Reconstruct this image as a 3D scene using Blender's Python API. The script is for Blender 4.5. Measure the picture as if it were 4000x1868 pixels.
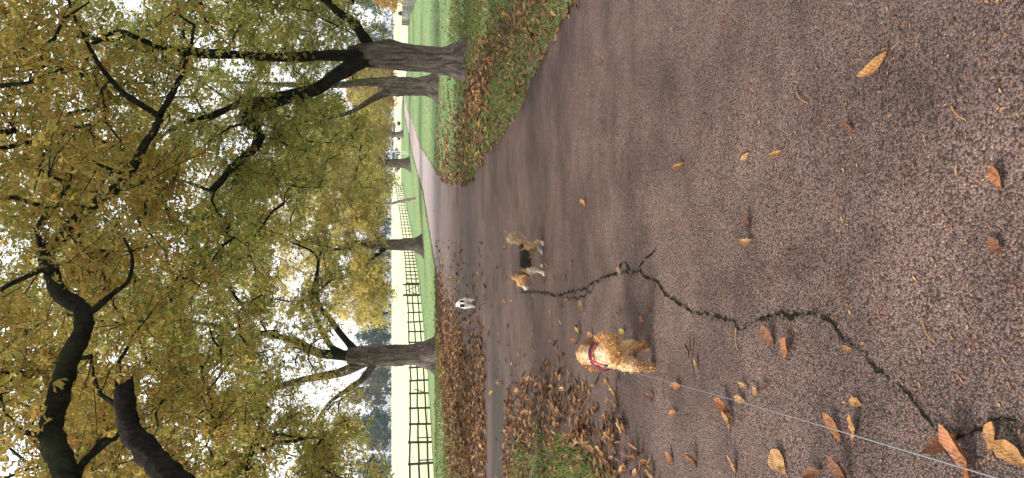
import bpy, bmesh, math, random
import numpy as np
from mathutils import Vector, Matrix, noise as mnoise

for o in list(bpy.data.objects): bpy.data.objects.remove(o)
SC = bpy.context.scene
COL = SC.collection
R = math.radians
random.seed(7); RNG = np.random.default_rng(7)

# ---------------------------------------------------------------- camera
# a phone held sideways-on: the picture is the upright view turned a quarter turn, so world "up" points to the picture's left
PITCH = math.atan(447 / 3000)
cam = bpy.data.cameras.new('camera'); cam.sensor_width = 36; cam.lens = 27; cam.clip_start = .05; cam.clip_end = 3000
camo = bpy.data.objects.new('camera', cam); COL.objects.link(camo); SC.camera = camo
fwd = Vector((0, math.cos(PITCH), -math.sin(PITCH))); upv = Vector((0, math.sin(PITCH), math.cos(PITCH))); rt = Vector((1, 0, 0))
cx, cy, cz = -upv, rt, -fwd
camo.matrix_world = Matrix(((cx.x, cy.x, cz.x, 0), (cx.y, cy.y, cz.y, 0), (cx.z, cy.z, cz.z, 1.5), (0, 0, 0, 1)))

# ---------------------------------------------------------------- world, sun, exposure (soft overcast, light from the open field on the left)
W = bpy.data.worlds.new('World'); SC.world = W; W.use_nodes = True
nt = W.node_tree; nt.nodes.clear()
sky = nt.nodes.new('ShaderNodeTexSky'); sky.sky_type = 'NISHITA'; sky.sun_disc = False
sky.sun_elevation = R(38); sky.sun_rotation = R(-80); sky.air_density = 1.0; sky.dust_density = 4.0; sky.ozone_density = 1.0
hs = nt.nodes.new('ShaderNodeHueSaturation'); hs.inputs['Saturation'].default_value = .10
bg = nt.nodes.new('ShaderNodeBackground'); bg.inputs['Strength'].default_value = .15
ov = nt.nodes.new('ShaderNodeMix'); ov.data_type = 'RGBA'; ov.inputs[0].default_value = .65; ov.inputs[7].default_value = (3.3, 3.35, 3.45, 1)   # even cloud cover
wo = nt.nodes.new('ShaderNodeOutputWorld')
nt.links.new(sky.outputs[0], hs.inputs['Color']); nt.links.new(hs.outputs[0], ov.inputs[6]); nt.links.new(ov.outputs[2], bg.inputs[0]); nt.links.new(bg.outputs[0], wo.inputs[0])
sun = bpy.data.lights.new('sun', 'SUN'); sun.energy = 1.4; sun.angle = R(14); sun.color = (1, .95, .87)
suno = bpy.data.objects.new('sun', sun); COL.objects.link(suno)
sd = Vector((math.cos(R(38)) * .97, math.cos(R(38)) * .12, -math.sin(R(38))))
suno.rotation_euler = sd.to_track_quat('-Z', 'Y').to_euler(); suno.location = (-20, -5, 30)
SC.view_settings.view_transform = 'Standard'; SC.view_settings.look = 'None'; SC.view_settings.gamma = 1
SC.view_settings.exposure = 1.7
SC.view_settings.use_curve_mapping = False
SC.render.engine = 'CYCLES'
try:
    SC.cycles.max_bounces = 6; SC.cycles.diffuse_bounces = 4; SC.cycles.transmission_bounces = 4
    SC.cycles.use_denoising = True
except Exception: pass

# ---------------------------------------------------------------- helpers
def tag(o, label=None, cat=None, group=None, kind=None):
    for k, v in (('label', label), ('category', cat), ('group', group), ('kind', kind)):
        if v: o[k] = v
    return o
def empty(name, loc=(0, 0, 0), rz=0):
    o = bpy.data.objects.new(name, None); COL.objects.link(o); o.location = loc; o.rotation_euler = (0, 0, rz); o.empty_display_size = .2
    return o
def link(name, me, parent=None):
    o = bpy.data.objects.new(name, me); COL.objects.link(o)
    if parent is not None:
        o.parent = parent
    return o
def mesh_np(name, V, F, mat=None, smooth=False, col=None):
    """V (n,3); F (m,k) array or list of such arrays"""
    me = bpy.data.meshes.new(name); V = np.asarray(V, np.float32)
    Fs = [np.asarray(f, np.int32) for f in (F if isinstance(F, list) else [F]) if len(f)]
    nl = sum(f.size for f in Fs); nf = sum(len(f) for f in Fs)
    me.vertices.add(len(V)); me.vertices.foreach_set('co', V.ravel())
    me.loops.add(nl); me.loops.foreach_set('vertex_index', np.concatenate([f.ravel() for f in Fs]))
    me.polygons.add(nf)
    tot = np.concatenate([np.full(len(f), f.shape[1], np.int32) for f in Fs])
    st = np.concatenate([[0], np.cumsum(tot)[:-1]]).astype(np.int32)
    me.polygons.foreach_set('loop_start', st)
    try: me.polygons.foreach_set('loop_total', tot)
    except Exception: pass
    me.polygons.foreach_set('use_smooth', np.full(nf, smooth, bool))
    me.update(calc_edges=True)
    if col is not None:
        a = me.color_attributes.new('col', 'FLOAT_COLOR', 'POINT')
        c = np.ones((len(V), 4), np.float32); c[:, :3] = col; a.data.foreach_set('color', c.ravel())
    if mat: me.materials.append(mat)
    return me
def sm(a, b, x):
    t = np.clip((x - a) / (b - a), 0, 1); return t * t * (3 - 2 * t)
def vnoise(x, y, s, seed=0):
    """cheap smooth value noise on arrays, -1..1"""
    x = np.asarray(x) * s; y = np.asarray(y) * s
    xi = np.floor(x).astype(np.int64); yi = np.floor(y).astype(np.int64); fx = x - xi; fy = y - yi
    fx = fx * fx * (3 - 2 * fx); fy = fy * fy * (3 - 2 * fy)
    def h(a, b):
        n = (a * 374761393 + b * 668265263 + seed * 982451653) & 0x7fffffff
        n = ((n ^ (n >> 13)) * 1274126177) & 0x7fffffff
        return ((n ^ (n >> 16)) & 0xffff) / 32767.5 - 1
    return (h(xi, yi) * (1 - fx) + h(xi + 1, yi) * fx) * (1 - fy) + (h(xi, yi + 1) * (1 - fx) + h(xi + 1, yi + 1) * fx) * fy

# ---------------------------------------------------------------- materials
def new_mat(name):
    m = bpy.data.materials.new(name); m.use_nodes = True; n = m.node_tree.nodes; l = m.node_tree.links
    return m, n, l, n['Principled BSDF']
def N(n, t, **kw):
    x = n.new(t)
    for k, v in kw.items():
        if k in x.inputs.keys(): x.inputs[k].default_value = v
        else: setattr(x, k, v)
    return x
def ramp(n, l, src, stops):
    r = n.new('ShaderNodeValToRGB'); e = r.color_ramp.elements
    while len(e) < len(stops): e.new(.5)
    for i, (p, c) in enumerate(stops):
        e[i].position = p; e[i].color = (*c, 1) if len(c) == 3 else c
    l.new(src, r.inputs[0]); return r.outputs[0]
def mixc(n, l, f, a, b, mode='MIX'):
    x = n.new('ShaderNodeMix'); x.data_type = 'RGBA'; x.blend_type = mode
    for s, v in ((x.inputs[0], f), (x.inputs[6], a), (x.inputs[7], b)):
        if hasattr(v, 'is_output'): l.new(v, s)
        elif isinstance(v, (int, float)): s.default_value = v
        else: s.default_value = (*v, 1)
    return x.outputs[2]
def math_(n, l, op, a, b=None, clamp=False):
    x = n.new('ShaderNodeMath'); x.operation = op; x.use_clamp = clamp
    for s, v in ((x.inputs[0], a), (x.inputs[1], b)):
        if v is None: continue
        if hasattr(v, 'is_output'): l.new(v, s)
        else: s.default_value = v
    return x.outputs[0]
def bump(n, l, h, strength, dist, prev=None):
    b = n.new('ShaderNodeBump'); b.inputs['Strength'].default_value = strength; b.inputs['Distance'].default_value = dist
    l.new(h, b.inputs['Height'])
    if prev is not None: l.new(prev, b.inputs['Normal'])
    return b.outputs[0]
def coords(n): return n.new('ShaderNodeTexCoord').outputs['Object']
def noise_tex(n, l, vec, scale, detail=4, rough=.6):
    x = n.new('ShaderNodeTexNoise'); x.inputs['Scale'].default_value = scale; x.inputs['Detail'].default_value = detail; x.inputs['Roughness'].default_value = rough
    l.new(vec, x.inputs['Vector']); return x.outputs['Fac']

def mat_leaf(name, trans=.45, rough=.5):
    m, n, l, p = new_mat(name)
    a = n.new('ShaderNodeVertexColor'); a.layer_name = 'col'
    co = coords(n); nz = noise_tex(n, l, co, 22, 2)
    c = mixc(n, l, 1.0, a.outputs[0], ramp(n, l, nz, [(.3, (.72, .68, .62)), (.7, (1.15, 1.12, 1.05))]), 'MULTIPLY')
    l.new(c, p.inputs['Base Color']); p.inputs['Roughness'].default_value = rough; p.inputs['Specular IOR Level'].default_value = .3
    t = n.new('ShaderNodeBsdfTranslucent'); l.new(c, t.inputs[0])
    mx = n.new('ShaderNodeMixShader'); mx.inputs[0].default_value = trans
    l.new(p.outputs[0], mx.inputs[1]); l.new(t.outputs[0], mx.inputs[2]); l.new(mx.outputs[0], n['Material Output'].inputs[0])
    return m
def mat_bark(name, dark, mid, light, s=1.0, moss=0.0):
    m, n, l, p = new_mat(name); co = coords(n)
    warp = n.new('ShaderNodeTexNoise'); warp.inputs['Scale'].default_value = 2.2 * s; warp.inputs['Detail'].default_value = 3; l.new(co, warp.inputs['Vector'])
    vm = n.new('ShaderNodeVectorMath'); vm.operation = 'MULTIPLY_ADD'; vm.inputs[1].default_value = (.16, .16, .3); l.new(warp.outputs['Color'], vm.inputs[0]); l.new(co, vm.inputs[2])
    mp = n.new('ShaderNodeMapping'); mp.inputs['Scale'].default_value = (1, 1, .09); l.new(vm.outputs[0], mp.inputs[0])
    mp2 = n.new('ShaderNodeMapping'); mp2.inputs['Scale'].default_value = (1, 1, .3); l.new(vm.outputs[0], mp2.inputs[0])
    nz = noise_tex(n, l, mp.outputs[0], 15 * s, 5, .6); fl = noise_tex(n, l, mp2.outputs[0], 34 * s, 5, .7); big = noise_tex(n, l, co, 1.5 * s, 3)
    h = math_(n, l, 'ADD', math_(n, l, 'MULTIPLY', nz, .65), math_(n, l, 'MULTIPLY', fl, .35))
    c1 = ramp(n, l, h, [(.36, dark), (.50, mid), (.62, light)])
    c3 = mixc(n, l, ramp(n, l, big, [(.42, (0, 0, 0)), (.62, (1, 1, 1))]), c1, mixc(n, l, 1, c1, (.66, .62, .60), 'MULTIPLY'))
    if moss:
        g = noise_tex(n, l, co, 3, 4)
        c3 = mixc(n, l, math_(n, l, 'MULTIPLY', ramp(n, l, g, [(.45, (0, 0, 0)), (.65, (1, 1, 1))]), moss), c3, (.06, .075, .025))
    l.new(c3, p.inputs['Base Color']); p.inputs['Roughness'].default_value = .9; p.inputs['Specular IOR Level'].default_value = .15
    l.new(bump(n, l, h, 1.0, .09), p.inputs['Normal'])
    return m
def mat_plain(name, c, rough=.6, var=.15, scale=8, metal=0, bumpd=0):
    m, n, l, p = new_mat(name); co = coords(n); nz = noise_tex(n, l, co, scale, 5)
    lo = tuple(x * (1 - var) for x in c); hi = tuple(min(1, x * (1 + var)) for x in c)
    l.new(ramp(n, l, nz, [(.3, lo), (.7, hi)]), p.inputs['Base Color']); p.inputs['Roughness'].default_value = rough; p.inputs['Metallic'].default_value = metal
    if bumpd: l.new(bump(n, l, nz, .6, bumpd), p.inputs['Normal'])
    return m
def mat_veined(name):
    m, n, l, p = new_mat(name); a = n.new('ShaderNodeVertexColor'); a.layer_name = 'col'; co = coords(n); sx = n.new('ShaderNodeSeparateXYZ'); l.new(co, sx.inputs[0])
    ay = math_(n, l, 'ABSOLUTE', sx.outputs[1]); w = math_(n, l, 'SINE', math_(n, l, 'MULTIPLY', math_(n, l, 'SUBTRACT', sx.outputs[0], math_(n, l, 'MULTIPLY', ay, .9)), 62))
    vein = ramp(n, l, w, [(.0, (1.04, 1.04, 1.04)), (.55, (1, 1, 1)), (.95, (.82, .78, .75))]); rib = ramp(n, l, ay, [(.008, (1.35, 1.3, 1.2)), (.02, (1, 1, 1))])
    oi = n.new('ShaderNodeObjectInfo'); mp = n.new('ShaderNodeVectorMath'); mp.operation = 'ADD'; l.new(co, mp.inputs[0]); l.new(oi.outputs['Location'], mp.inputs[1])
    bl = noise_tex(n, l, mp.outputs[0], 4.5, 4, .65); blot = ramp(n, l, bl, [(.34, (.42, .34, .30)), (.52, (1, 1, 1)), (.72, (1.25, 1.22, 1.1))])
    c = mixc(n, l, 1, mixc(n, l, 1, mixc(n, l, 1, a.outputs[0], vein, 'MULTIPLY'), rib, 'MULTIPLY'), blot, 'MULTIPLY'); l.new(c, p.inputs['Base Color']); p.inputs['Roughness'].default_value = .55; p.inputs['Specular IOR Level'].default_value = .35
    l.new(bump(n, l, w, .15, .015, bump(n, l, bl, .5, .06)), p.inputs['Normal']); t = n.new('ShaderNodeBsdfTranslucent'); l.new(c, t.inputs[0]); mx = n.new('ShaderNodeMixShader'); mx.inputs[0].default_value = .1
    l.new(p.outputs[0], mx.inputs[1]); l.new(t.outputs[0], mx.inputs[2]); l.new(mx.outputs[0], n['Material Output'].inputs[0]); return m
def mat_attr(name, rough=.85, bscale=0, bdist=.01, trans=0):
    m, n, l, p = new_mat(name); a = n.new('ShaderNodeVertexColor'); a.layer_name = 'col'
    co = coords(n); nz = noise_tex(n, l, co, bscale or 60, 3)
    c = mixc(n, l, 1.0, a.outputs[0], ramp(n, l, nz, [(.3, (.8, .78, .75)), (.7, (1.15, 1.15, 1.15))]), 'MULTIPLY')
    l.new(c, p.inputs['Base Color']); p.inputs['Roughness'].default_value = rough; p.inputs['Specular IOR Level'].default_value = .2
    if bscale: l.new(bump(n, l, nz, .8, bdist), p.inputs['Normal'])
    return m

def mat_road():
    m, n, l, p = new_mat('tarmac'); co = coords(n)
    v = n.new('ShaderNodeTexVoronoi'); v.inputs['Scale'].default_value = 135; v.inputs['Randomness'].default_value = 1; l.new(co, v.inputs['Vector'])
    hsv = n.new('ShaderNodeSeparateColor'); l.new(v.outputs['Color'], hsv.inputs[0])
    stone = ramp(n, l, hsv.outputs[0], [(0, (.094, .060, .049)), (.4, (.143, .095, .079)), (.8, (.171, .116, .097)), (.97, (.195, .138, .116)), (1, (.28, .22, .19))])
    gap = ramp(n, l, v.outputs['Distance'], [(.45, (1, 1, 1)), (.78, (.26, .21, .19))])
    pit = noise_tex(n, l, co, 62, 3, .7); gap = mixc(n, l, 1, gap, ramp(n, l, pit, [(.36, (.30, .27, .26)), (.46, (1, 1, 1))]), 'MULTIPLY')
    c = mixc(n, l, 1, stone, gap, 'MULTIPLY')
    # large stains: dark patches, rusty patches, worn lighter areas
    big = noise_tex(n, l, co, .9, 5, .6); mid = noise_tex(n, l, co, 3.2, 5, .65); ru = noise_tex(n, l, co, 5.5, 4, .6)
    c = mixc(n, l, 1, c, ramp(n, l, big, [(.34, (.52, .48, .48)), (.50, (.92, .88, .88)), (.64, (1.16, 1.12, 1.10))]), 'MULTIPLY')
    c = mixc(n, l, 1, c, ramp(n, l, mid, [(.3, (.66, .65, .62)), (.55, (1.0, 1, 1)), (.7, (1.16, 1.15, 1.14))]), 'MULTIPLY')
    rust = math_(n, l, 'MULTIPLY', ramp(n, l, ru, [(.60, (0, 0, 0)), (.70, (1, 1, 1))]), .6)
    c = mixc(n, l, rust, c, mixc(n, l, 1, c, (1.05, .62, .45), 'MULTIPLY'))
    # darker soft-edged bands that run across the road
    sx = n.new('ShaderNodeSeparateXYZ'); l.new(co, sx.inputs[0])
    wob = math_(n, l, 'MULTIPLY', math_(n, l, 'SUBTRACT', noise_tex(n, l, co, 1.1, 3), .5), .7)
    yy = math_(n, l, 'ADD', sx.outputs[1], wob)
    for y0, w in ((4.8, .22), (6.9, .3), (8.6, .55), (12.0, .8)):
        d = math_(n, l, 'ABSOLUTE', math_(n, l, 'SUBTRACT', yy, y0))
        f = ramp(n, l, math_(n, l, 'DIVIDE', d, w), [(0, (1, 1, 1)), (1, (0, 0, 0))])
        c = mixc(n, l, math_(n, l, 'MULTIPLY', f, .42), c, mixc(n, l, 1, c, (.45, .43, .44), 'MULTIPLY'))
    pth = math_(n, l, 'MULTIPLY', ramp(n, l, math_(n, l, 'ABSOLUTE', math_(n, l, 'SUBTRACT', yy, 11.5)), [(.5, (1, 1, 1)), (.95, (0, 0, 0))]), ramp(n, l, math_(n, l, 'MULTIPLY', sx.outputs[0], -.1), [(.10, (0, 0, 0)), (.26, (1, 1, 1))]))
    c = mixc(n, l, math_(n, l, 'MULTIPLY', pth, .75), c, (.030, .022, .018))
    # sky sheen on the open far lane, painted in as a paler colour
    lane_sheen = ramp(n, l, math_(n, l, 'DIVIDE', sx.outputs[1], 100), [(.20, (0, 0, 0)), (.42, (1, 1, 1))])
    c = mixc(n, l, math_(n, l, 'MULTIPLY', lane_sheen, .8), c, (.36, .30, .285))
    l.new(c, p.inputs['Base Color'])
    l.new(ramp(n, l, mid, [(.3, (.50,) * 3), (.7, (.75,) * 3)]), p.inputs['Roughness']); p.inputs['Specular IOR Level'].default_value = .28
    h = math_(n, l, 'SUBTRACT', 1.0, v.outputs['Distance'])
    b = bump(n, l, h, .8, .006); b = bump(n, l, mid, .25, .02, b); l.new(b, p.inputs['Normal'])
    return m
def mat_ground():
    m, n, l, p = new_mat('lawn'); co = coords(n)
    a = n.new('ShaderNodeVertexColor'); a.layer_name = 'col'; sep = n.new('ShaderNodeSeparateColor'); l.new(a.outputs[0], sep.inputs[0])
    fine = noise_tex(n, l, co, 26, 6, .7); mid = noise_tex(n, l, co, .7, 5, .6)
    mp = n.new('ShaderNodeMapping'); mp.inputs['Scale'].default_value = (.12, .5, 1); mp.inputs['Rotation'].default_value = (0, 0, R(6)); l.new(co, mp.inputs[0])
    st = noise_tex(n, l, mp.outputs[0], 1.0, 4, .6)
    g = ramp(n, l, mid, [(.32, (.095, .185, .070)), (.5, (.140, .240, .104)), (.66, (.180, .245, .112))])
    g = mixc(n, l, ramp(n, l, st, [(.46, (0, 0, 0)), (.64, (.85, .85, .85))]), g, (.205, .225, .10))
    g = mixc(n, l, 1, g, ramp(n, l, fine, [(.3, (.62, .62, .6)), (.7, (1.3, 1.3, 1.25))]), 'MULTIPLY')
    soil = ramp(n, l, fine, [(.3, (.035, .024, .015)), (.55, (.085, .058, .034)), (.75, (.15, .10, .05))])
    sf = math_(n, l, 'ADD', sep.outputs[0], math_(n, l, 'MULTIPLY', math_(n, l, 'SUBTRACT', noise_tex(n, l, co, 4, 5, .7), .5), 1.3), True)
    f2 = math_(n, l, 'MULTIPLY', ramp(n, l, sf, [(.3, (0, 0, 0)), (.7, (1, 1, 1))]), sm_switch(n, l, sep.outputs[0]))
    l.new(mixc(n, l, f2, g, soil), p.inputs['Base Color']); p.inputs['Roughness'].default_value = .95; p.inputs['Specular IOR Level'].default_value = .1
    l.new(bump(n, l, fine, .7, .03), p.inputs['Normal'])
    return m
def sm_switch(n, l, s): return ramp(n, l, s, [(.02, (0, 0, 0)), (.15, (1, 1, 1))])
def mat_field():
    m, n, l, p = new_mat('stubble'); co = coords(n)
    mp = n.new('ShaderNodeMapping'); mp.inputs['Scale'].default_value = (.05, .2, 1); l.new(co, mp.inputs[0])
    a = noise_tex(n, l, mp.outputs[0], 1, 5, .6); f = noise_tex(n, l, co, 6, 5, .7)
    sx = n.new('ShaderNodeSeparateXYZ'); l.new(co, sx.inputs[0])
    c = ramp(n, l, a, [(.3, (.45, .47, .27)), (.7, (.55, .56, .35))])
    c = mixc(n, l, 1, c, ramp(n, l, f, [(.3, (.85, .85, .8)), (.7, (1.1, 1.1, 1.1))]), 'MULTIPLY')
    gr = ramp(n, l, noise_tex(n, l, co, .35, 4), [(.35, (1, 1, 1)), (.65, (0, 0, 0))])
    near = ramp(n, l, math_(n, l, 'DIVIDE', sx.outputs[1], 200), [(.30, (1, 1, 1)), (.50, (0, 0, 0))])
    c = mixc(n, l, math_(n, l, 'MULTIPLY', math_(n, l, 'MULTIPLY', gr, near), .8), c, (.34, .43, .24))
    l.new(c, p.inputs['Base Color']); p.inputs['Roughness'].default_value = 1; p.inputs['Specular IOR Level'].default_value = .05
    return m

M = dict(
    leaf=mat_leaf('chestnut_leaf', .52), far_leaf=mat_leaf('far_foliage', .3, .7), litter=mat_leaf('dry_leaf', .12, .6), single=mat_veined('veined_dry_leaf'), grass=mat_leaf('grass_blade', .35, .5),
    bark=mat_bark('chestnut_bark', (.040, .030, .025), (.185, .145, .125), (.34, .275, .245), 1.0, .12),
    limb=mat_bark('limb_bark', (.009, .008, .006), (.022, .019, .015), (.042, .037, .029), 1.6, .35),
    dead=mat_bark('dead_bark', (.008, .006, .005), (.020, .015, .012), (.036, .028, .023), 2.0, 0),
    dry_twig=mat_bark('dry_twig', (.08, .065, .055), (.16, .13, .11), (.24, .20, .18), 2, 0),
    pale_bark=mat_bark('pale_bark', (.14, .12, .105), (.30, .27, .24), (.46, .43, .40), 2, 0),
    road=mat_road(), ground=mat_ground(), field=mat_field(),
    fence=mat_plain('creosoted_rail', (.055, .052, .032), .85, .3, 6), greyfence=mat_plain('weathered_rail', (.16, .155, .13), .9, .3, 5),
    fur=mat_attr('fur', .95, 90, .006), furblade=mat_attr('fur_tuft', .8),
    red=mat_plain('red_webbing', (.42, .018, .035), .7, .15, 80), black=mat_plain('black_webbing', (.018, .019, .024), .6, .2, 80),
    metal=mat_plain('buckle_metal', (.55, .56, .6), .3, .1, 30, .9), cord=mat_plain('grey_cord', (.17, .165, .17), .55, .12, 200),
    eye=mat_plain('dark_eye', (.012, .009, .008), .15, .1, 50), nose=mat_plain('nose', (.015, .013, .013), .4, .2, 90),
    crack=mat_plain('crack_dirt', (.014, .0125, .009), 1.0, .5, 60, 0, .01), moss=mat_plain('moss', (.024, .022, .011), 1.0, .5, 40), stone=mat_plain('loose_stone', (.085, .070, .064), .8, .4, 15),
    white=mat_plain('white_paint', (.72, .72, .73), .35, .04, 3), glass=mat_plain('dark_glass', (.03, .035, .04), .1, .1, 3), tyre=mat_plain('tyre', (.02, .02, .02), .8, .1, 10),
    greycar=mat_plain('grey_paint', (.12, .125, .13), .35, .05, 3), redlamp=mat_plain('red_lamp', (.5, .03, .02), .3, .05, 3), cow=mat_plain('black_hide', (.012, .012, .014), .7, .3, 4),
)

M['crack'].node_tree.nodes['Principled BSDF'].inputs['Specular IOR Level'].default_value = 0
# ---------------------------------------------------------------- terrain
YS = np.array([-80, 0, 30, 45, 66, 85, 105, 127, 180, 250, 300, 420, 2000.])
ZL = np.array([0, 0, 0, -.28, -.3, -.26, .15, .8, 2.0, 3.35, 3.3, -5, -5])
ZM = np.array([0, 0, 0, .0, .1, .25, .5, .75, 1.5, 2.9, 3.2, -5, -5])
ZR = np.array([0, 0, 0, -.08, -.15, -.2, -.26, -.33, .6, 2.6, 3.2, -5, -5])
def lanex(y): return np.interp(y, [0, 30, 45, 58, 75, 97, 120], [1.5, 1.8, 3.6, 6.2, 10, 14, 20.])
def terrain(x, y):
    lx = lanex(y); zl, zm, zr = [np.interp(y, YS, Z) for Z in (ZL, ZM, ZR)]
    a = sm(1.5, 7, lx - x); b = sm(2, 9, x - lx)
    return zm * (1 - a - b) + zl * a + zr * b
ROAD = [(2.6, -14), (2.3, 2), (2.05, 5.0), (1.99, 6.16), (1.96, 7.19), (1.80, 8.02), (1.60, 9.66), (1.45, 12.13), (1.36, 13.57), (1.20, 15.39), (1.22, 17.3), (1.43, 19.55), (1.97, 25.57),
        (2.98, 32.75), (5.67, 48.68), (8.68, 62.27), (11.63, 75.12), (15.19, 92.13), (19.2, 106), (27, 122), (25, 126), (17.99, 110.2), (14.35, 95.98), (11.19, 83.42), (7.88, 70.87), (5.02, 56.94),
        (2.84, 45.39), (1.13, 38.85), (.03, 34.82), (-1.34, 29.44), (-2.74, 26.74), (-3.6, 24.0), (-4.0, 19.55), (-4.3, 15.8), (-5.2, 13.9), (-9, 12.9), (-16, 12.6),
        (-16, 10.6), (-6, 10.75), (-3.4, 10.65), (-2.5, 10.2), (-1.95, 8.5), (-1.66, 6.83), (-1.52, 5.71), (-1.58, 5.07), (-1.95, 4.4), (-3.2, 3.2), (-4.5, 0), (-5, -14)]
def sdist(px, py, poly=None):
    """signed distance to the road outline, negative on the tarmac"""
    poly = np.array(poly or ROAD, float); px = np.asarray(px, float); py = np.asarray(py, float)
    best = np.full(px.shape, 1e9); inside = np.zeros(px.shape, bool); n = len(poly)
    for i in range(n):
        ax, ay = poly[i]; bx, by = poly[(i + 1) % n]; dx, dy = bx - ax, by - ay
        t = np.clip(((px - ax) * dx + (py - ay) * dy) / (dx * dx + dy * dy), 0, 1)
        best = np.minimum(best, np.hypot(px - ax - t * dx, py - ay - t * dy))
        cr = ((ay > py) != (by > py)) & (px < dx * (py - ay) / (dy if dy else 1e-9) + ax); inside ^= cr
    return np.where(inside, -best, best)
def edge_sd(x, y): return sdist(x, y) + .07 * vnoise(x, y, 2.2, 1) + .045 * vnoise(x, y, 6.5, 2) + .02 * vnoise(x, y, 15, 3)
def ground_z(x, y, s=None):
    s = edge_sd(x, y) if s is None else s
    isl = (x < -1) & (y > 2) & (y < 11.4)
    return terrain(x, y) - .05 + np.where(isl, .060, .095) * sm(-.10, np.where(isl, .5, .16), s) + np.where(s > .1, .012 * vnoise(x, y, 1.7, 5) + .02 * vnoise(x, y, .4, 6), 0)
def grow(a, b, step, f):
    out = [a]
    while abs(out[-1] - a) < abs(b - a): out.append(out[-1] + step * (1 if b > a else -1)); step *= f
    return out
gx = np.array(sorted(set(np.round(list(np.arange(-7, 7.01, .16)) + grow(-7, -900, .2, 1.13) + grow(7, 30, .18, 1.04) + grow(30, 900, 1.1, 1.16), 3))))
gy = np.array(sorted(set(np.round(list(np.arange(1, 30, .17)) + grow(1, -150, .25, 1.2) + grow(30, 130, .16, 1.022) + grow(130, 1500, 2.4, 1.1), 3))))
GX, GY = np.meshgrid(gx, gy); SDG = edge_sd(GX, GY); GZ = ground_z(GX, GY, SDG)
def grid_faces(nx, ny):
    i = np.arange(nx * ny).reshape(ny, nx); return np.stack([i[:-1, :-1], i[:-1, 1:], i[1:, 1:], i[1:, :-1]], -1).reshape(-1, 4)
gf = grid_faces(len(gx), len(gy)); gv = np.stack([GX, GY, GZ], -1).reshape(-1, 3)
# bare soil and rotting leaves: under the trees, along the edges, on the trodden strip beside the near right-hand tree
def soilness(x, y, s):
    right = (x > 0) & (y < 32)
    f = .8 * np.exp(-np.clip(s, 0, 9) / .30)
    strip = np.exp(-((x - (2.75 + .02 * (y - 8))) / .55) ** 2) * sm(3, 6, y) * sm(21, 14, y)
    f = np.where(right, np.maximum(np.maximum(f * .8, .42 * sm(2.2, .4, s) * sm(26, 12, y)), .9 * strip), f)
    left = (x < 0) & (y > 11.5) & (y < 31); lb = np.interp(y, [10.3, 14, 18, 22, 25, 28, 31], [-9, -8.5, -7.6, -6.4, -5.0, -3.6, -2.4]); f = np.where(left, np.maximum(f, .9 * sm(-.5, .4, x - lb)), f)
    for tx, ty, rr in ((-4.48, 30.1, .9), (3.85, 16.4, 1.1), (5.67, 28.6, 1.0), (-4.2, 7.6, 1.3), (4.6, 3.8, 1.3)):
        f = np.maximum(f, .7 * np.exp(-(np.hypot(x - tx, y - ty) / rr) ** 2))
    isl = (x < -1) & (y > 3) & (y < 11); f = np.where(isl, np.maximum(f, .45), f)
    return f
soil = soilness(GX, GY, SDG).reshape(-1); gc = np.zeros((len(gv), 3)); gc[:, 0] = soil
tag(link('ground', mesh_np('ground', gv, gf, M['ground'], True, gc)), 'green lawn and verges either side of the lane', kind='structure')
rx = np.array(sorted(set(np.round(list(np.arange(-5, 3.2, .2)) + grow(-5, -16, .4, 1.2) + list(np.arange(3.2, 29, .35)), 3))))
ry = np.array(sorted(set(np.round(list(np.arange(-14, 35, .25)) + list(np.arange(35, 127, .5)), 3))))
RX, RY = np.meshgrid(rx, ry); rsd = sdist(RX, RY).reshape(-1)
rv = np.stack([RX, RY, terrain(RX, RY) + .012 * vnoise(RX, RY, .55, 11) * sm(16, 8, RY)], -1).reshape(-1, 3); rf = grid_faces(len(rx), len(ry)); rf = rf[(rsd[rf] < .55).any(1)]
used = np.unique(rf); remap = np.full(len(rv), -1); remap[used] = np.arange(len(used))
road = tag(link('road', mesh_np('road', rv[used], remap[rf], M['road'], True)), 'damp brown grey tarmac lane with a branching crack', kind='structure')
def road_z(x, y): return float(terrain(x, y) + .012 * vnoise(x, y, .55, 11) * sm(16, 8, y))
# pale stubble field beyond the fences
FL = [(-10.9, 27.0), (-9.66, 32.7), (-7.7, 44.6), (-3.8, 62), (-1.26, 82), (3.2, 103), (8.8, 127)]     # fence line on the left
fx, fy = np.array(sorted(set(list(np.arange(-60, 60, 2.)) + grow(-60, -500, 4, 1.3) + grow(60, 500, 4, 1.3)))), np.array(list(np.arange(20, 330, 2.)))
FX, FY = np.meshgrid(fx, fy)
lim = np.interp(FY, [20] + [p[1] for p in FL] + [170, 330], [-12.5] + [p[0] for p in FL] + [26, 90])
inside = (FX < lim + .1) | (FY > 130)
FXs = np.where((FX - lim > -.1) & (FX - lim < 2.2) & (FY < 130), lim + .05, FX); keep = (FX < lim + 2.1) | (FY > 130)
fv = np.stack([FXs, FY, terrain(FXs, FY) + .06], -1).reshape(-1, 3); ff = grid_faces(len(fx), len(fy)); ff = ff[keep.reshape(-1)[ff].all(1)]
used = np.unique(ff); remap = np.full(len(fv), -1); remap[used] = np.arange(len(used))
tag(link('field', mesh_np('field', fv[used], remap[ff], M['field'], True)), 'pale cream stubble field rising behind the fence', kind='structure')

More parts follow.
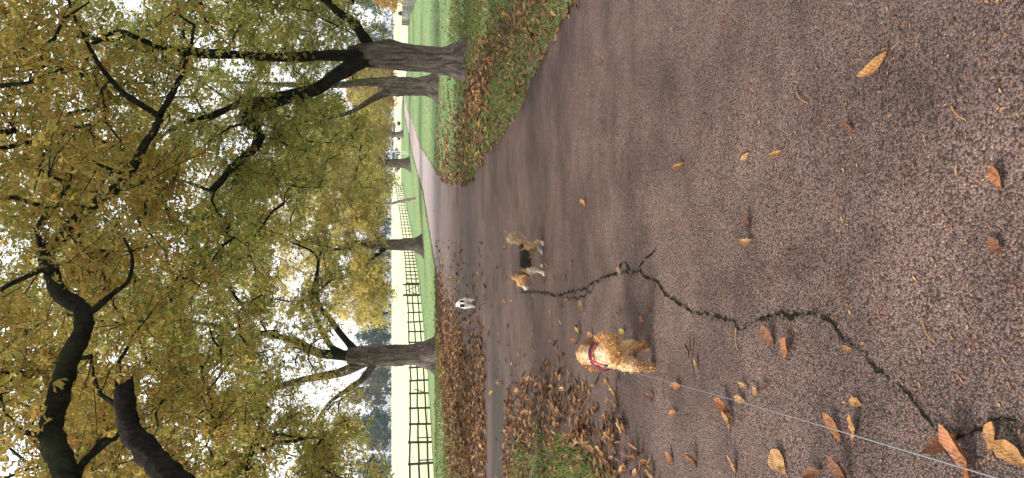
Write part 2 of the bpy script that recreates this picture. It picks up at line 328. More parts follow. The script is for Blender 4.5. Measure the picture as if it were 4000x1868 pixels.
# ---------------------------------------------------------------- crack in the tarmac
CR = [(-.65, 9.34), (-.58, 8.37), (-.55, 7.68), (-.54, 7.1), (-.46, 6.52), (-.39, 6.02), (-.33, 5.71), (-.25, 5.27), (-.22, 4.84), (-.21, 4.64), (-.23, 4.52), (-.26, 4.34), (-.33, 4.07), (-.37, 3.79), (-.37, 3.49), (-.40, 3.22), (-.35, 3.07),
      (-.31, 2.9), (-.27, 2.58), (-.28, 2.52), (-.33, 2.45), (-.36, 2.33), (-.42, 2.25), (-.46, 2.11), (-.50, 2.01), (-.54, 1.9), (-.51, 1.84), (-.47, 1.77), (-.45, 1.6), (-.46, 1.2)]
def crack_strip(name, pts, w, step=.014):
    P = [Vector((x, y, 0)) for x, y in pts]; out = []
    for a, b in zip(P[:-1], P[1:]):
        k = max(2, int((b - a).length / step)); out += [a.lerp(b, i / k) for i in range(k)]
    V = []; F = []
    for i, p in enumerate(out):
        t = (out[min(i + 1, len(out) - 1)] - out[max(i - 1, 0)]).normalized(); nn = Vector((-t.y, t.x, 0))
        p = p + nn * (.030 * mnoise.noise((p.x * 9, p.y * 9, 3)) + .016 * mnoise.noise((p.x * 30, p.y * 30, 1)))
        ww = w * (.55 + .45 * min(1, max(0, (p.y - 1.9) / 1.2))) * max(.04, .5 + 1.3 * mnoise.noise((p.x * 14, p.y * 14, 8)) + .9 * mnoise.noise((p.x * 60, p.y * 60, 9))) * min(1, (i + 2) / 12, (len(out) - i + 1) / 12)
        for s in (-1, 1):
            q = p + nn * s * ww * (.5 + .9 * random.random()); V.append((q.x, q.y, road_z(q.x, q.y) + .004))
        if i: F.append((2 * i - 2, 2 * i - 1, 2 * i + 1, 2 * i))
    return link(name, mesh_np(name, V, np.array(F), M['crack']), road)
crack_strip('crack', CR, .0105)
crack_strip('crack', [(-.23, 4.70), (-.12, 4.55), (-.08, 4.36), (-.02, 4.28)], .010)
crack_strip('crack', [(-.33, 5.71), (-.42, 5.9), (-.50, 6.3), (-.54, 6.9)], .009)
crack_strip('crack', [(-.25, 5.2), (-.17, 5.0), (-.20, 4.75)], .010)
# loose grit beside the crack and over the near tarmac
def pebble_cloud():
    T = np.array([(1, 0, 0), (-.5, .87, 0), (-.5, -.87, 0), (0, 0, .8), (.3, .3, .55)], float); TF = np.array([(0, 1, 3), (1, 2, 3), (2, 0, 3), (0, 1, 4)])
    pos = []
    for (x, y) in CR:
        for k in range(26): pos.append((x + random.gauss(0, .035), y + random.gauss(0, .13)))
    n = 5000; yy = 1.5 + 7 * RNG.random(n) ** 1.8; xx = (RNG.random(n) - .5) * .8 * yy; pos += list(zip(xx, yy))
    pos = np.array([p for p in pos if p[1] > 1.3]); k = len(pos); sc = RNG.uniform(.0016, .0042, k); an = RNG.random(k) * 6.28
    c, s = np.cos(an), np.sin(an); X = T[None, :, 0] * c[:, None] - T[None, :, 1] * s[:, None]; Y = T[None, :, 0] * s[:, None] + T[None, :, 1] * c[:, None]
    z0 = np.array([road_z(a, b) for a, b in pos])
    V = np.stack([pos[:, 0:1] + X * sc[:, None], pos[:, 1:2] + Y * sc[:, None], z0[:, None] + T[None, :, 2] * sc[:, None] + .001], -1).reshape(-1, 3)
    F = (TF[None] + (np.arange(k) * 5)[:, None, None]).reshape(-1, 3)
    o = link('grit', mesh_np('grit', V, F, M['stone']), road); o['kind'] = 'stuff'
pebble_cloud()
_s = random.getstate()
mk, mp_ = [], []
for (xa, ya), (xb, yb) in zip(CR[:-1], CR[1:]):
    for q in range(int(math.hypot(xb - xa, yb - ya) * 110)):
        t = random.random(); mp_.append((xa + (xb - xa) * t + random.gauss(0, .011), ya + (yb - ya) * t + random.gauss(0, .011)))
mp_ = np.array([p for p in mp_ if p[1] > 1.3]); RNG = np.random.default_rng(77); T_ = np.array([(1, 0, 0), (0, 1, 0), (-1, 0, 0), (0, -1, 0), (0, 0, .5)], float); TF_ = np.array([(0, 1, 4), (1, 2, 4), (2, 3, 4), (3, 0, 4)])
sc_ = RNG.uniform(.002, .007, len(mp_)); V = np.array([(x, y, road_z(x, y) + .003) for x, y in mp_])[:, None] + T_[None] * sc_[:, None, None]
mo = link('moss', mesh_np('moss', V.reshape(-1, 3), (TF_[None] + (np.arange(len(mp_)) * 5)[:, None, None]).reshape(-1, 3), M['moss']), road); mo['kind'] = 'stuff'
random.setstate(_s)

# ---------------------------------------------------------------- tubes and trees
def catmull(P, R_, k):
    P = [np.array(p, float) for p in P]; n = len(P); out = []; rr = []
    for i in range(n - 1):
        p0, p1, p2, p3 = P[max(i - 1, 0)], P[i], P[i + 1], P[min(i + 2, n - 1)]
        for j in range(k):
            t = j / k; out.append(.5 * ((2 * p1) + (-p0 + p2) * t + (2 * p0 - 5 * p1 + 4 * p2 - p3) * t * t + (-p0 + 3 * p1 - 3 * p2 + p3) * t ** 3)); rr.append(R_[i] * (1 - t) + R_[i + 1] * t)
    out.append(P[-1]); rr.append(R_[-1]); return np.array(out), np.array(rr)
def tube(P, R_, sides, rough=0.0, cap=True, seed=0):
    P = np.asarray(P, float); n = len(P); t = np.gradient(P, axis=0); t /= np.linalg.norm(t, axis=1)[:, None] + 1e-9
    u = np.cross(t[0], (0, 0, 1.0));  u = u if np.linalg.norm(u) > .2 else np.cross(t[0], (1.0, 0, 0)); u /= np.linalg.norm(u)
    V = np.zeros((n, sides, 3)); an = np.arange(sides) * 2 * math.pi / sides
    for i in range(n):
        u = u - t[i] * np.dot(u, t[i]); u /= np.linalg.norm(u) + 1e-9; w = np.cross(t[i], u)
        r = R_[i]
        if rough: r = R_[i] * (1 + rough * np.array([mnoise.noise((math.cos(a) * 1.6 + seed, math.sin(a) * 1.6, i * .22)) + .6 * mnoise.noise((math.cos(a) * 4, math.sin(a) * 4 + seed, i * .5)) for a in an]))
        V[i] = P[i] + np.outer(np.cos(an) * r, u) + np.outer(np.sin(an) * r, w)
    i = np.arange(n * sides).reshape(n, sides); j = np.roll(i, -1, 1)
    F = np.stack([i[:-1], j[:-1], j[1:], i[1:]], -1).reshape(-1, 4); V = V.reshape(-1, 3)
    if cap:
        k = len(V); V = np.vstack([V, P[-1] + t[-1] * R_[-1] * .3]); tri = np.stack([i[-1], j[-1], np.full(sides, k)], -1)
        F = np.vstack([F, np.hstack([tri, tri[:, 2:]])])          # degenerate quads keep one array
        return V, [F[:-sides], tri]
    return V, [F]
def join(parts):
    V = []; Q = []; T = []; k = 0
    for v, fs in parts:
        V.append(v)
        for f in fs: (Q if f.shape[1] == 4 else T).append(f + k)
        k += len(v)
    out = []
    if Q: out.append(np.vstack(Q))
    if T: out.append(np.vstack(T))
    return np.vstack(V), out
def leaf_template(nleaf, detail, seed=0):
    """palmate chestnut leaf, petiole at the origin, leaflets drooping; unit = longest leaflet"""
    r = random.Random(seed); V = []; F = []
    for i in range(nleaf):
        a = (i - (nleaf - 1) / 2) * (R(215) / max(nleaf, 2)); L = 1 - .32 * abs(i - (nleaf - 1) / 2) / max(1, (nleaf - 1) / 2) + r.uniform(-.06, .06); w = .25 * L; dr = r.uniform(.25, .6)
        c, s = math.cos(a), math.sin(a)
        prof = [(0, 0, 0), (.35, .55, 0), (.70, 1, 0), (1, 0, 0)] if detail else [(0, 0, 0), (.66, 1, 0), (1, 0, 0)]
        mid = [(0, 0)] + [(x, -dr * x * x * L) for x, _, _ in prof[1:]]; b = len(V)
        def put(x, y, z): V.append((c * x * L - s * y, s * x * L + c * y, z))
        put(0, 0, 0); put(1, 0, mid[-1][1])
        for sg in (1, -1):
            for (x, yy, _), (mx, mz) in zip(prof[1:-1], mid[1:-1]): put(x, sg * yy * w, mz + .10 * L)
        if detail: F += [(b, b + 1, b + 3, b + 2), (b, b + 4, b + 5, b + 1)]
        else: F += [(b, b + 1, b + 2), (b, b + 3, b + 1)]
    return np.array(V), np.array(F)
def scatter(pos, tilt, scale, templ, cols, droop=0):
    """copies of a template at pos with random heading and tilt"""
    TV, TF = templ; k = len(pos); n = RNG.normal(size=(k, 3)) * tilt; n[:, 2] += 1; n /= np.linalg.norm(n, axis=1)[:, None]
    a = RNG.random(k) * 2 * math.pi; h = np.stack([np.cos(a), np.sin(a), np.zeros(k) - droop], 1)
    x = h - n * (h * n).sum(1)[:, None]; x /= np.linalg.norm(x, axis=1)[:, None]; y = np.cross(n, x)
    V = pos[:, None] + scale[:, None, None] * (TV[None, :, 0, None] * x[:, None] + TV[None, :, 1, None] * y[:, None] + TV[None, :, 2, None] * n[:, None])
    F = TF[None] + (np.arange(k) * len(TV))[:, None, None]
    return V.reshape(-1, 3), F.reshape(-1, TF.shape[1]), np.repeat(cols, len(TV), 0)
def palette(k, pal):
    """pal: list of (weight, rgb)"""
    w = np.array([p[0] for p in pal], float); i = RNG.choice(len(pal), k, p=w / w.sum()); c = np.array([p[1] for p in pal])[i]
    return np.clip(c * RNG.uniform(.75, 1.25, (k, 1)) * RNG.uniform(.92, 1.08, (k, 3)), 0, 1)
OLIVE = [(4, (.40, .365, .090)), (3, (.49, .41, .11)), (2.6, (.30, .33, .085)), (1.6, (.64, .52, .16)), (.7, (.42, .24, .07)), (.6, (.21, .26, .065))]
BROWN = [(4, (.44, .345, .095)), (3, (.50, .37, .105)), (2.4, (.36, .335, .09)), (1.5, (.64, .49, .15)), (.8, (.44, .24, .075))]
GREEN = [(4, (.34, .36, .10)), (3, (.43, .40, .11)), (2, (.26, .31, .085)), (1.6, (.60, .50, .16)), (.4, (.42, .25, .07))]
GOLD = [(4, (.62, .52, .17)), (3, (.70, .57, .21)), (2, (.50, .46, .14)), (1, (.70, .49, .15)), (1, (.38, .38, .12))]
ORANGE = [(4, (.54, .33, .11)), (3, (.60, .40, .14)), (2, (.42, .28, .09)), (1, (.34, .30, .09))]
def in_blobs(blobs, n, shell=.35):
    w = np.array([b[1][0] * b[1][1] * b[1][2] for b in blobs]) ** .75; i = RNG.choice(len(blobs), n, p=w / w.sum())
    d = RNG.normal(size=(n, 3)); d /= np.linalg.norm(d, axis=1)[:, None]; r = RNG.random(n) ** shell
    C = np.array([b[0] for b in blobs])[i]; S = np.array([b[1] for b in blobs])[i]; return C + d * r[:, None] * S
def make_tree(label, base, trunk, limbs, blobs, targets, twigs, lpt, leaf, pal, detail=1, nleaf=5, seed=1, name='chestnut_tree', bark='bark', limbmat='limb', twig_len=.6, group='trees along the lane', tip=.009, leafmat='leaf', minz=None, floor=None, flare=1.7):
    global RNG
    RNG = np.random.default_rng(seed); rr = random.Random(seed); random.seed(seed)
    B = np.array(base, float); root = empty(name, base); tag(root, label, 'tree', group)
    L = lambda V: np.asarray(V) - B
    # trunk with root flare
    P = [p for p, _ in trunk]; RR = [r for _, r in trunk]; Pt, Rt = catmull(P, RR, 9)
    sides = 36
    V, F = tube(Pt, Rt, sides, .11, True, seed)
    h = np.clip((V[:, 2] - B[2]) / (RR[0] * 2.2), 0, 1); cxy = np.array([np.interp(V[:, 2], Pt[:, 2], Pt[:, 0]), np.interp(V[:, 2], Pt[:, 2], Pt[:, 1])]).T
    dv = V[:, :2] - cxy; an = np.arctan2(dv[:, 1], dv[:, 0]); fl = 1 + (1 - h) ** 2.2 * (flare - 1 + .28 * np.sin(an * 5 + seed) + .18 * np.sin(an * 3 + 2 * seed))
    V[:, :2] = cxy + dv * np.where(h < 1, fl, 1)[:, None]
    an2 = an * 1.0; V[:, :2] += dv * (.035 * np.sin(an2 * 11 + V[:, 2] * 1.3 + seed))[:, None]
    tk = link('trunk', mesh_np('trunk', L(V), F, M[bark], True), root)
    # limbs
    nodes = [Pt[len(Pt) // 2:]]
    for pts, r0, r1, *opt in limbs:
        k = len(pts); mt = opt[0] if opt else limbmat
        Pl, Rl = catmull(pts, [r0 + (r1 - r0) * (i / (k - 1)) ** .8 for i in range(k)], 10 if seed == 11 else 5)
        jit = np.array([[mnoise.noise((p[0] * .9 + seed, p[1] * .9, p[2] * .9 + q)) + .7 * mnoise.noise((p[0] * 3.1 + seed, p[1] * 3.1, p[2] * 3.1 + q)) for q in (0, 9, 17)] for p in Pl]) * .06; Rl = Rl * np.array([1 + .22 * mnoise.noise((i_ * .55, seed, len(nodes))) for i_ in range(len(Rl))]); Pl = Pl + jit * np.linspace(0, 1, len(Pl))[:, None]
        V, F = tube(Pl, Rl, 18 if seed == 11 else 12, .22, True, seed + len(nodes))
        if mt == 'dead':
            dv = (Pl[-1] - Pl[-3]) / np.linalg.norm(Pl[-1] - Pl[-3])
            for q in range(15): V[-15 + q] += dv * (rr.uniform(-.05, .13) if q < 14 else -.06)
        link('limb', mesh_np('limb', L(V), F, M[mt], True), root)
        if mt != 'dead': nodes.append(Pl[2:])
    # branches: every new tip joins the nearest wood there already is
    T = in_blobs(blobs, targets)
    if floor is not None: T = T[T[:, 2] > floor(T[:, 0], T[:, 1])]
    allp = np.vstack(nodes); T = T[np.argsort(np.min(np.linalg.norm(T[:, None] - allp[None, ::3], axis=2), 1))]
    tubes = []; tips = []; starts = []
    for t in T:
        d = np.linalg.norm(allp - t, axis=1) + .35 * np.maximum(0, allp[:, 2] - t[2] - .4); j = int(np.argmin(d)); a = allp[j]; ln = np.linalg.norm(t - a)
        if ln < .15: continue
        k = max(3, min(9, int(ln / .28) + 2)); s = np.linspace(0, 1, k)[:, None]
        sag = np.array([0, 0, 1.0]) * .16 * ln * np.sin(s * math.pi)
        P = a + (t - a) * s + sag + RNG.normal(size=(k, 3)) * .035 * min(ln, 2.5) * np.sin(s * math.pi)
        r0 = min(.014 + .020 * ln, .07); tubes.append(tube(P, np.linspace(r0, tip, k), 5 if detail else 4, 0, False)); allp = np.vstack([allp, P[1:]])
        for q in range(int(twigs * (1 + min(ln, 3) * .25))): starts.append(P[min(k - 1, int(k * (.30 + .72 * RNG.random() ** .7)))])
    st = np.array(starts); k = len(st); dr = RNG.normal(size=(k, 3)); dr[:, 2] = dr[:, 2] * .55 - .18; dr /= np.linalg.norm(dr, axis=1)[:, None]
    en = st + dr * (RNG.uniform(.35, 1.0, k) * twig_len)[:, None]; midp = (st + en) / 2 + RNG.normal(size=(k, 3)) * .06 * twig_len + np.array([0, 0, .08 * twig_len])
    if detail or True:
        # three-sided twigs in one go
        q = np.array([[0, 1, 0], [.5, -.5, .7], [-.5, -.5, -.7]]); ax = np.stack([q * w for w in (tip, tip * .75, tip * .35)])
        Vt = np.stack([st, midp, en], 1)[:, :, None] + ax[None]; Vt = Vt.reshape(-1, 3); base_i = (np.arange(k) * 9)[:, None, None]
        ft = np.array([(0, 1, 4, 3), (1, 2, 5, 4), (2, 0, 3, 5), (3, 4, 7, 6), (4, 5, 8, 7), (5, 3, 6, 8)])
        tubes.append((Vt, [(ft[None] + base_i).reshape(-1, 4)]))
    V, F = join(tubes); br = link('branches', mesh_np('branches', L(V), F, M[limbmat]), root); br['kind'] = 'stuff'
    u = RNG.random((k, lpt)) ** .7; pos = (st[:, None] * (1 - u[..., None]) + en[:, None] * u[..., None]).reshape(-1, 3) + RNG.normal(size=(k * lpt, 3)) * .15 * twig_len
    if floor is not None: pos = pos[pos[:, 2] > floor(pos[:, 0], pos[:, 1]) - .35]
    cc = palette(len(pos), pal); cl = np.repeat(RNG.uniform(.8, 1.18, (len(pos) // 40 + 1, 1)), 40, 0)[:len(pos)]; cc = np.clip(cc * cl, 0, 1)
    V, F, C = scatter(pos, .85, leaf * RNG.uniform(.6, 1.25, len(pos)), leaf_template(nleaf, detail, seed), cc, .35)
    link('crown', mesh_np('crown', L(V), F, M[leafmat], False, C), root)
    return root

A1 = [(-4.15, 7.6, 3.3), (-3.2, 7.2, 3.9), (-2.5, 7.0, 4.15), (-2.03, 7.0, 4.27), (-1.79, 7.16, 4.44), (-1.65, 7.31, 4.53), (-1.38, 7.47, 4.51), (-1.1, 7.62, 4.5), (-.9, 7.78, 4.46), (-.69, 7.94, 4.52), (-.5, 8.09, 4.79), (-.28, 8.25, 4.92), (-.15, 8.41, 5.05), (.01, 8.56, 4.97), (.22, 8.72, 4.87), (.43, 8.88, 4.69), (.6, 9.03, 4.58), (.87, 9.19, 4.43), (1.16, 9.34, 4.35), (1.44, 9.5, 4.26)]
A1a = [(1.44, 9.5, 4.26), (1.89, 9.67, 4.1), (2.27, 9.83, 4.05), (2.65, 10, 3.99)]
A1b = [(1.44, 9.5, 4.26), (1.71, 9.5, 4.67), (2.04, 9.5, 4.93), (2.43, 9.5, 5.13), (2.75, 9.5, 5.27)]
A1c = [(-2.05, 7.0, 4.27), (-1.89, 7.38, 4.19), (-1.89, 7.75, 4.24), (-1.94, 8.12, 4.25), (-1.77, 8.5, 4.33)]
A2 = [(-4.1, 7.4, 2.1), (-3.0, 6.4, 2.5), (-2.2, 6.0, 2.75), (-1.77, 6.0, 3.15), (-1.64, 6.15, 3.34), (-1.52, 6.3, 3.51), (-1.37, 6.45, 3.63), (-1.22, 6.6, 3.70)]
A3 = [(-.77, 7.86, 4.49), (-.57, 8.05, 4.31), (-.42, 8.3, 4.21), (-.18, 8.55, 4.24), (.01, 8.8, 4.43)]
A4 = [(-4.2, 7.6, 3.6), (-3.9, 8.6, 5.0), (-3.4, 9.8, 6.4), (-2.8, 11, 7.4)]
A5 = [(-4.2, 7.6, 4.2), (-4.6, 7.3, 6.0), (-4.4, 7.0, 8.5), (-4.2, 7.2, 11)]
A6 = [(-4.2, 7.5, 3.8), (-3.6, 6.6, 5.4), (-2.6, 5.6, 6.6), (-1.4, 4.9, 7.2)]
twig1 = [(-1.9, 5.9, 2.9), (-1.4, 4.6, 2.7), (-1.17, 4.0, 2.76), (-1.07, 4.07, 2.95), (-.88, 4.13, 3.12), (-.75, 4.2, 3.28)]
twig2 = [(-2.2, 6.0, 2.75), (-1.3, 4.2, 3.3), (-.94, 3.6, 3.2), (-.85, 3.66, 3.1), (-.81, 3.72, 3.06), (-.66, 3.78, 3.0), (-.59, 3.84, 3.07), (-.58, 3.9, 3.16)]
hi = lambda z0: (lambda x, y: np.full(np.shape(x), z0))
make_tree('big chestnut tree with a broken dark limb reaching over the lane from the left verge', (-4.2, 7.6, 0), [((-4.2, 7.6, -.15), .46), ((-4.2, 7.6, 1.0), .40), ((-4.18, 7.6, 2.4), .38), ((-4.2, 7.6, 3.8), .30), ((-4.3, 7.5, 5.2), .2)],
          [(A1, .125, .040), (A1a, .042, .015), (A1b, .04, .015), (A1c, .035, .012), (A2, .13, .072, 'dead'), (A3, .035, .012), (A4, .13, .025), (A5, .2, .03), (A6, .10, .025)],
          [((-1.0, 8.8, 5.7), (3.2, 2.6, 1.8)), ((-3.0, 10.6, 6.2), (3.0, 2.6, 2.4)), ((1.6, 9.9, 5.3), (2.4, 2.2, 1.6)), ((-4.4, 7.2, 9), (3.2, 3.0, 2.4)), ((-1.2, 11.4, 5.6), (2.6, 1.8, 1.7)), ((-3.4, 11.2, 4.2), (2.4, 1.8, 1.3))],
          205, 8, 14, .092, BROWN, 0, 3, 11, twig_len=.8, floor=lambda x, y: 3.2 + .12 * np.clip(8 - y, 0, 8) + .22 * np.clip(x + 1, -2, 3))
make_tree('tall chestnut tree on the right verge whose limbs roof the near tarmac', (4.6, 3.8, 0), [((4.6, 3.8, -.15), .42), ((4.6, 3.8, 1), .36), ((4.6, 3.85, 2.6), .33), ((4.5, 3.9, 4.2), .25), ((4.4, 4, 6.5), .14)],
          [([(4.6, 3.8, 3.2), (4.2, 5, 4.8), (3.6, 6.4, 5.9), (2.9, 7.8, 6.6), (2.0, 9, 7)], .13, .03), ([(4.6, 3.8, 3.6), (5.2, 5.6, 5.2), (5.4, 7.6, 6.2)], .11, .03), ([(4.5, 3.9, 4.4), (3.4, 4.2, 6.4), (1.8, 4.6, 7.6), (.4, 5, 8)], .1, .02)],
          [((3.0, 8.6, 6.0), (2.6, 2.2, 1.5)), ((4.6, 4.4, 8.6), (3.4, 3.2, 2.4)), ((1.0, 6.4, 8.2), (2.6, 2.6, 1.3))], 95, 8, 13, .100, BROWN, 0, 3, 12, floor=hi(4.7), twig_len=.8)
make_tree('chestnut tree with low hanging olive sprays beyond the side path on the left', (-8.6, 17.2, 0), [((-8.6, 17.2, -.15), .40), ((-8.6, 17.2, 1.2), .34), ((-8.5, 17.2, 2.8), .32), ((-8.4, 17.2, 5), .2), ((-8.3, 17.2, 8), .1)],
          [([(-8.6, 17.2, 2.6), (-7.4, 17, 4.0), (-6.0, 16.6, 4.6), (-4.6, 16.2, 4.5), (-3.4, 16, 4.1)], .14, .03), ([(-8.5, 17.2, 3.2), (-7.2, 16.2, 5.4), (-5.4, 15.4, 6.8), (-3.8, 15, 7.4)], .12, .03), ([(-8.5, 17.2, 3), (-7.6, 18.4, 5), (-6, 19.6, 6.4)], .11, .03)],
          [((-4.0, 16.4, 4.8), (2.6, 2.4, 2.0)), ((-6.0, 16.2, 4.0), (2.4, 2.2, 1.9)), ((-4.6, 17, 7.6), (3.8, 3, 2.0)), ((-9, 17, 8), (3.0, 3.0, 2.6)), ((-5.2, 15.4, 2.9), (2.2, 1.6, 1.1)), ((-6.4, 18.4, 2.9), (2.4, 1.6, 1.1)), ((-1.4, 16.6, 6.6), (2.4, 2.2, 2.0))],
          240, 8, 13, .105, OLIVE, 0, 3, 13, floor=lambda x, y: 1.9 + .42 * np.clip(x + 4.8, 0, 4), twig_len=.8)
B1 = [(3.80, 16.4, 1.7), (3.71, 16.3, 2.2), (3.37, 16.07, 2.71), (3.0, 15.83, 3.15), (2.74, 15.6, 3.91), (2.46, 15.37, 4.25), (2.35, 15.13, 4.36), (2.16, 14.9, 4.22), (1.95, 14.67, 4.03), (1.64, 14.43, 4.08), (1.43, 14.2, 4.24), (1.29, 13.97, 4.28), (.97, 13.73, 4.51), (.78, 13.5, 4.6)]
B2 = [(3.95, 16.4, 1.6), (4.0, 16.4, 2.0), (4.19, 16.22, 2.2), (4.45, 16.04, 2.43), (4.62, 15.86, 2.73), (4.83, 15.68, 3.01), (4.97, 15.5, 3.74), (5.3, 15, 5.2)]
B3 = [(3.87, 16.4, 1.9), (3.79, 16.17, 2.37), (3.71, 15.93, 3.03), (3.6, 15.7, 3.66), (3.55, 15.47, 4.42), (3.55, 15.23, 5.45), (3.6, 15, 6.31), (3.7, 15, 8)]
B4 = [(3.56, 15.45, 4.43), (3.38, 14.8, 5.19), (3.35, 14.1, 5.66), (3.42, 13.4, 6), (3.07, 12.7, 6.13), (2.73, 12, 6.3)]
B5 = [(2.72, 15.55, 3.89), (2.63, 15.38, 4.39), (2.29, 15.25, 5.18), (2.17, 15.12, 5.54), (1.77, 15, 5.96)]
make_tree('forked chestnut tree with flared roots, nearest trunk in view on the right lawn', (3.85, 16.44, 0), [((3.86, 16.44, -.1), .31), ((3.80, 16.44, .5), .285), ((3.84, 16.42, 1.1), .275), ((3.88, 16.4, 1.7), .30), ((3.86, 16.38, 2.1), .27), ((3.82, 16.25, 2.5), .17)],
          [(B1, .165, .055), (B2, .14, .04), (B3, .15, .03), (B4, .075, .02), (B5, .075, .02)],
          [((3.6, 15.4, 4.4), (3.0, 2.6, 1.7)), ((.6, 14, 5.2), (2.4, 2.2, 1.5)), ((5.7, 15.0, 3.4), (1.8, 2.2, 2.0)), ((3.4, 14.6, 7.2), (4.4, 3.2, 2.2)), ((.2, 14.6, 7.6), (2.6, 2.6, 1.6)), ((1.8, 15.6, 3.4), (1.4, 1.4, .8)), ((5.0, 13.4, 4.6), (1.6, 1.6, 1.2))],
          270, 8, 14, .090, GREEN, 0, 3, 14, floor=lambda x, y: 2.1 + .5 * np.clip(2.4 - x, 0, 2.2) - .3 * np.clip(x - 4.2, 0, 1.6), twig_len=.8)
C0 = [(-4.5, 30.05, 2.2), (-4.48, 30, 2.74), (-4.35, 30, 4.38), (-3.74, 30, 5.63), (-3.42, 30, 7.23), (-3, 30, 9.51)]
C1 = [(-4.4, 30, 2.8), (-4.08, 30, 3.27), (-3.08, 29.62, 3.98), (-2.28, 29.25, 4.43), (-1.01, 28.88, 4.39), (-.43, 28.5, 4.24)]
C2 = [(-4.35, 30, 3.6), (-4.06, 30, 4.04), (-3.13, 29.6, 4.47), (-2.65, 29.2, 4.55), (-1.88, 28.8, 4.57), (-.7, 28.4, 4.35), (-.14, 28, 5.11)]
C3 = [(-4.55, 30, 2.2), (-4.7, 30, 2.65), (-5.12, 30, 3.75), (-5.35, 30, 5.01), (-5.74, 30, 6.77), (-5.97, 30, 8.61)]
C4 = [(-4.7, 30, 2.4), (-4.95, 29.95, 2.5), (-5.36, 29.75, 2.86), (-5.68, 29.5, 3.41), (-6.06, 29.25, 4), (-6.65, 29, 4.42)]
make_tree('stout grey chestnut tree by the field fence, trunk split into several limbs', (-4.48, 30.08, 0), [((-4.48, 30.08, -.1), .48), ((-4.5, 30.08, .5), .42), ((-4.5, 30.05, 1.3), .40), ((-4.5, 30.03, 2.1), .42), ((-4.5, 30, 2.7), .40), ((-4.45, 30, 3.4), .3)],
          [(C0, .30, .05), (C1, .16, .04), (C2, .135, .03), (C3, .27, .06, 'bark'), (C4, .17, .05, 'bark')],
          [((-1.4, 28.6, 5.4), (2.6, 2.4, 1.5)), ((-6.8, 29.2, 4.6), (2.6, 2.2, 1.6)), ((-4, 30, 8.6), (5, 4, 2.8)), ((-.6, 29, 8.4), (3.6, 3, 2.6)), ((-8.4, 29, 8.2), (3.6, 3.2, 3)), ((-9.0, 28.6, 3.9), (2.8, 2.2, 1.9)), ((-4.4, 29.4, 12), (5.4, 4, 2.2)), ((-.8, 28.6, 3.6), (2.0, 2.0, 1.3)), ((1.6, 29, 6.4), (2.4, 2.4, 2.4)), ((-4.4, 28.4, 6.4), (4.2, 2.2, 1.9)), ((-6.8, 27.6, 3.4), (2.4, 1.6, 1.3)), ((-3.0, 27.4, 4.4), (2.2, 1.2, 1.0)), ((-4.6, 27.6, 5.6), (2.4, 1.2, 1.7)), ((-4.8, 28.0, 7.6), (2.6, 1.6, 1.6)), ((-3.2, 28, 6.6), (2.2, 1.4, 2.0)), ((-6.4, 28, 5.6), (1.8, 1.2, 1.6))],
          370, 7, 12, .130, OLIVE, 0, 3, 15, floor=lambda x, y: np.where(x < -5.2, 2.0 + .2 * np.clip(x + 8, 0, 3), np.where(x < -2.6, 3.4, 2.4)), twig_len=1.0)
make_tree('twin stemmed chestnut tree behind the nearest one on the right lawn', (5.67, 28.58, 0), [((5.67, 28.58, -.1), .36), ((5.66, 28.58, .4), .33), ((5.63, 28.58, 1.0), .33), ((5.62, 28.58, 1.55), .36), ((5.65, 28.6, 2.0), .25)],
          [([(5.69, 28.6, 1.4), (5.75, 28.65, 2.0), (5.79, 28.73, 2.46), (5.69, 28.87, 3.58), (5.65, 29, 5.69), (5.7, 29, 8)], .24, .05, 'bark'), ([(5.56, 28.6, 1.4), (5.3, 28.5, 2.0), (5.06, 28.33, 2.43), (4.62, 28.05, 3.02), (4.1, 27.77, 4.2), (3.31, 27.5, 5.65)], .17, .04, 'bark')],
          [((5.4, 28.4, 4.8), (3.2, 3, 2.0)), ((3.0, 27.6, 5.0), (2.4, 2.2, 1.9)), ((5.5, 28.6, 8.6), (4.6, 4, 3)), ((8.4, 28, 5), (2.6, 2.6, 2)), ((1.6, 28.4, 7.8), (2.6, 2.6, 2)), ((3.2, 28, 3.0), (2.0, 1.8, 1.3)), ((8.2, 27.6, 3.4), (2.4, 2, 1.6))],
          210, 7, 13, .135, GREEN, 0, 3, 16, floor=lambda x, y: np.where(x < 4.6, 1.75, np.where(x < 6.6, 2.5, 1.9)), twig_len=1.0)
make_tree('low crowned yellow chestnut tree on the lawn between lane and fence', (-.38, 50.3, -.1), [((-.38, 50.3, -.2), .43), ((-.36, 50.3, .6), .38), ((-.36, 50.3, 1.6), .37), ((-.35, 50.3, 2.6), .32), ((-.3, 50.3, 4.5), .2), ((-.2, 50.3, 8), .1)],
          [([(-.36, 50.3, 2), (-1.6, 49.8, 3.4), (-3.0, 49.4, 4.2)], .16, .04), ([(-.36, 50.3, 2.2), (1, 49.8, 3.6), (2.4, 49.5, 4.6)], .16, .04), ([(-.3, 50.3, 3), (-.6, 48.8, 5), (-.8, 47.4, 6)], .14, .04)],
          [((-.6, 49.6, 4.4), (3.8, 3.2, 2.3)), ((-3.2, 49.2, 4.2), (2.2, 2.6, 2.2)), ((2.6, 49.4, 4.6), (2.6, 2.6, 2.2)), ((-.4, 50, 8.6), (5.4, 4, 3.4)), ((-4.2, 49, 3.2), (1.9, 1.8, 1.7)), ((3.2, 48.8, 3.0), (2.2, 2, 1.5)), ((-1.8, 47.8, 3.2), (2.4, 1.8, 1.4)), ((4.6, 50, 6.4), (2.4, 2.4, 3))],
          380, 7, 10, .16, GOLD, 0, 3, 17, floor=lambda x, y: np.where(np.abs(x + .4) < .9, 2.1, 1.6), twig_len=1.0)
tz = lambda x, y: float(terrain(x, y))
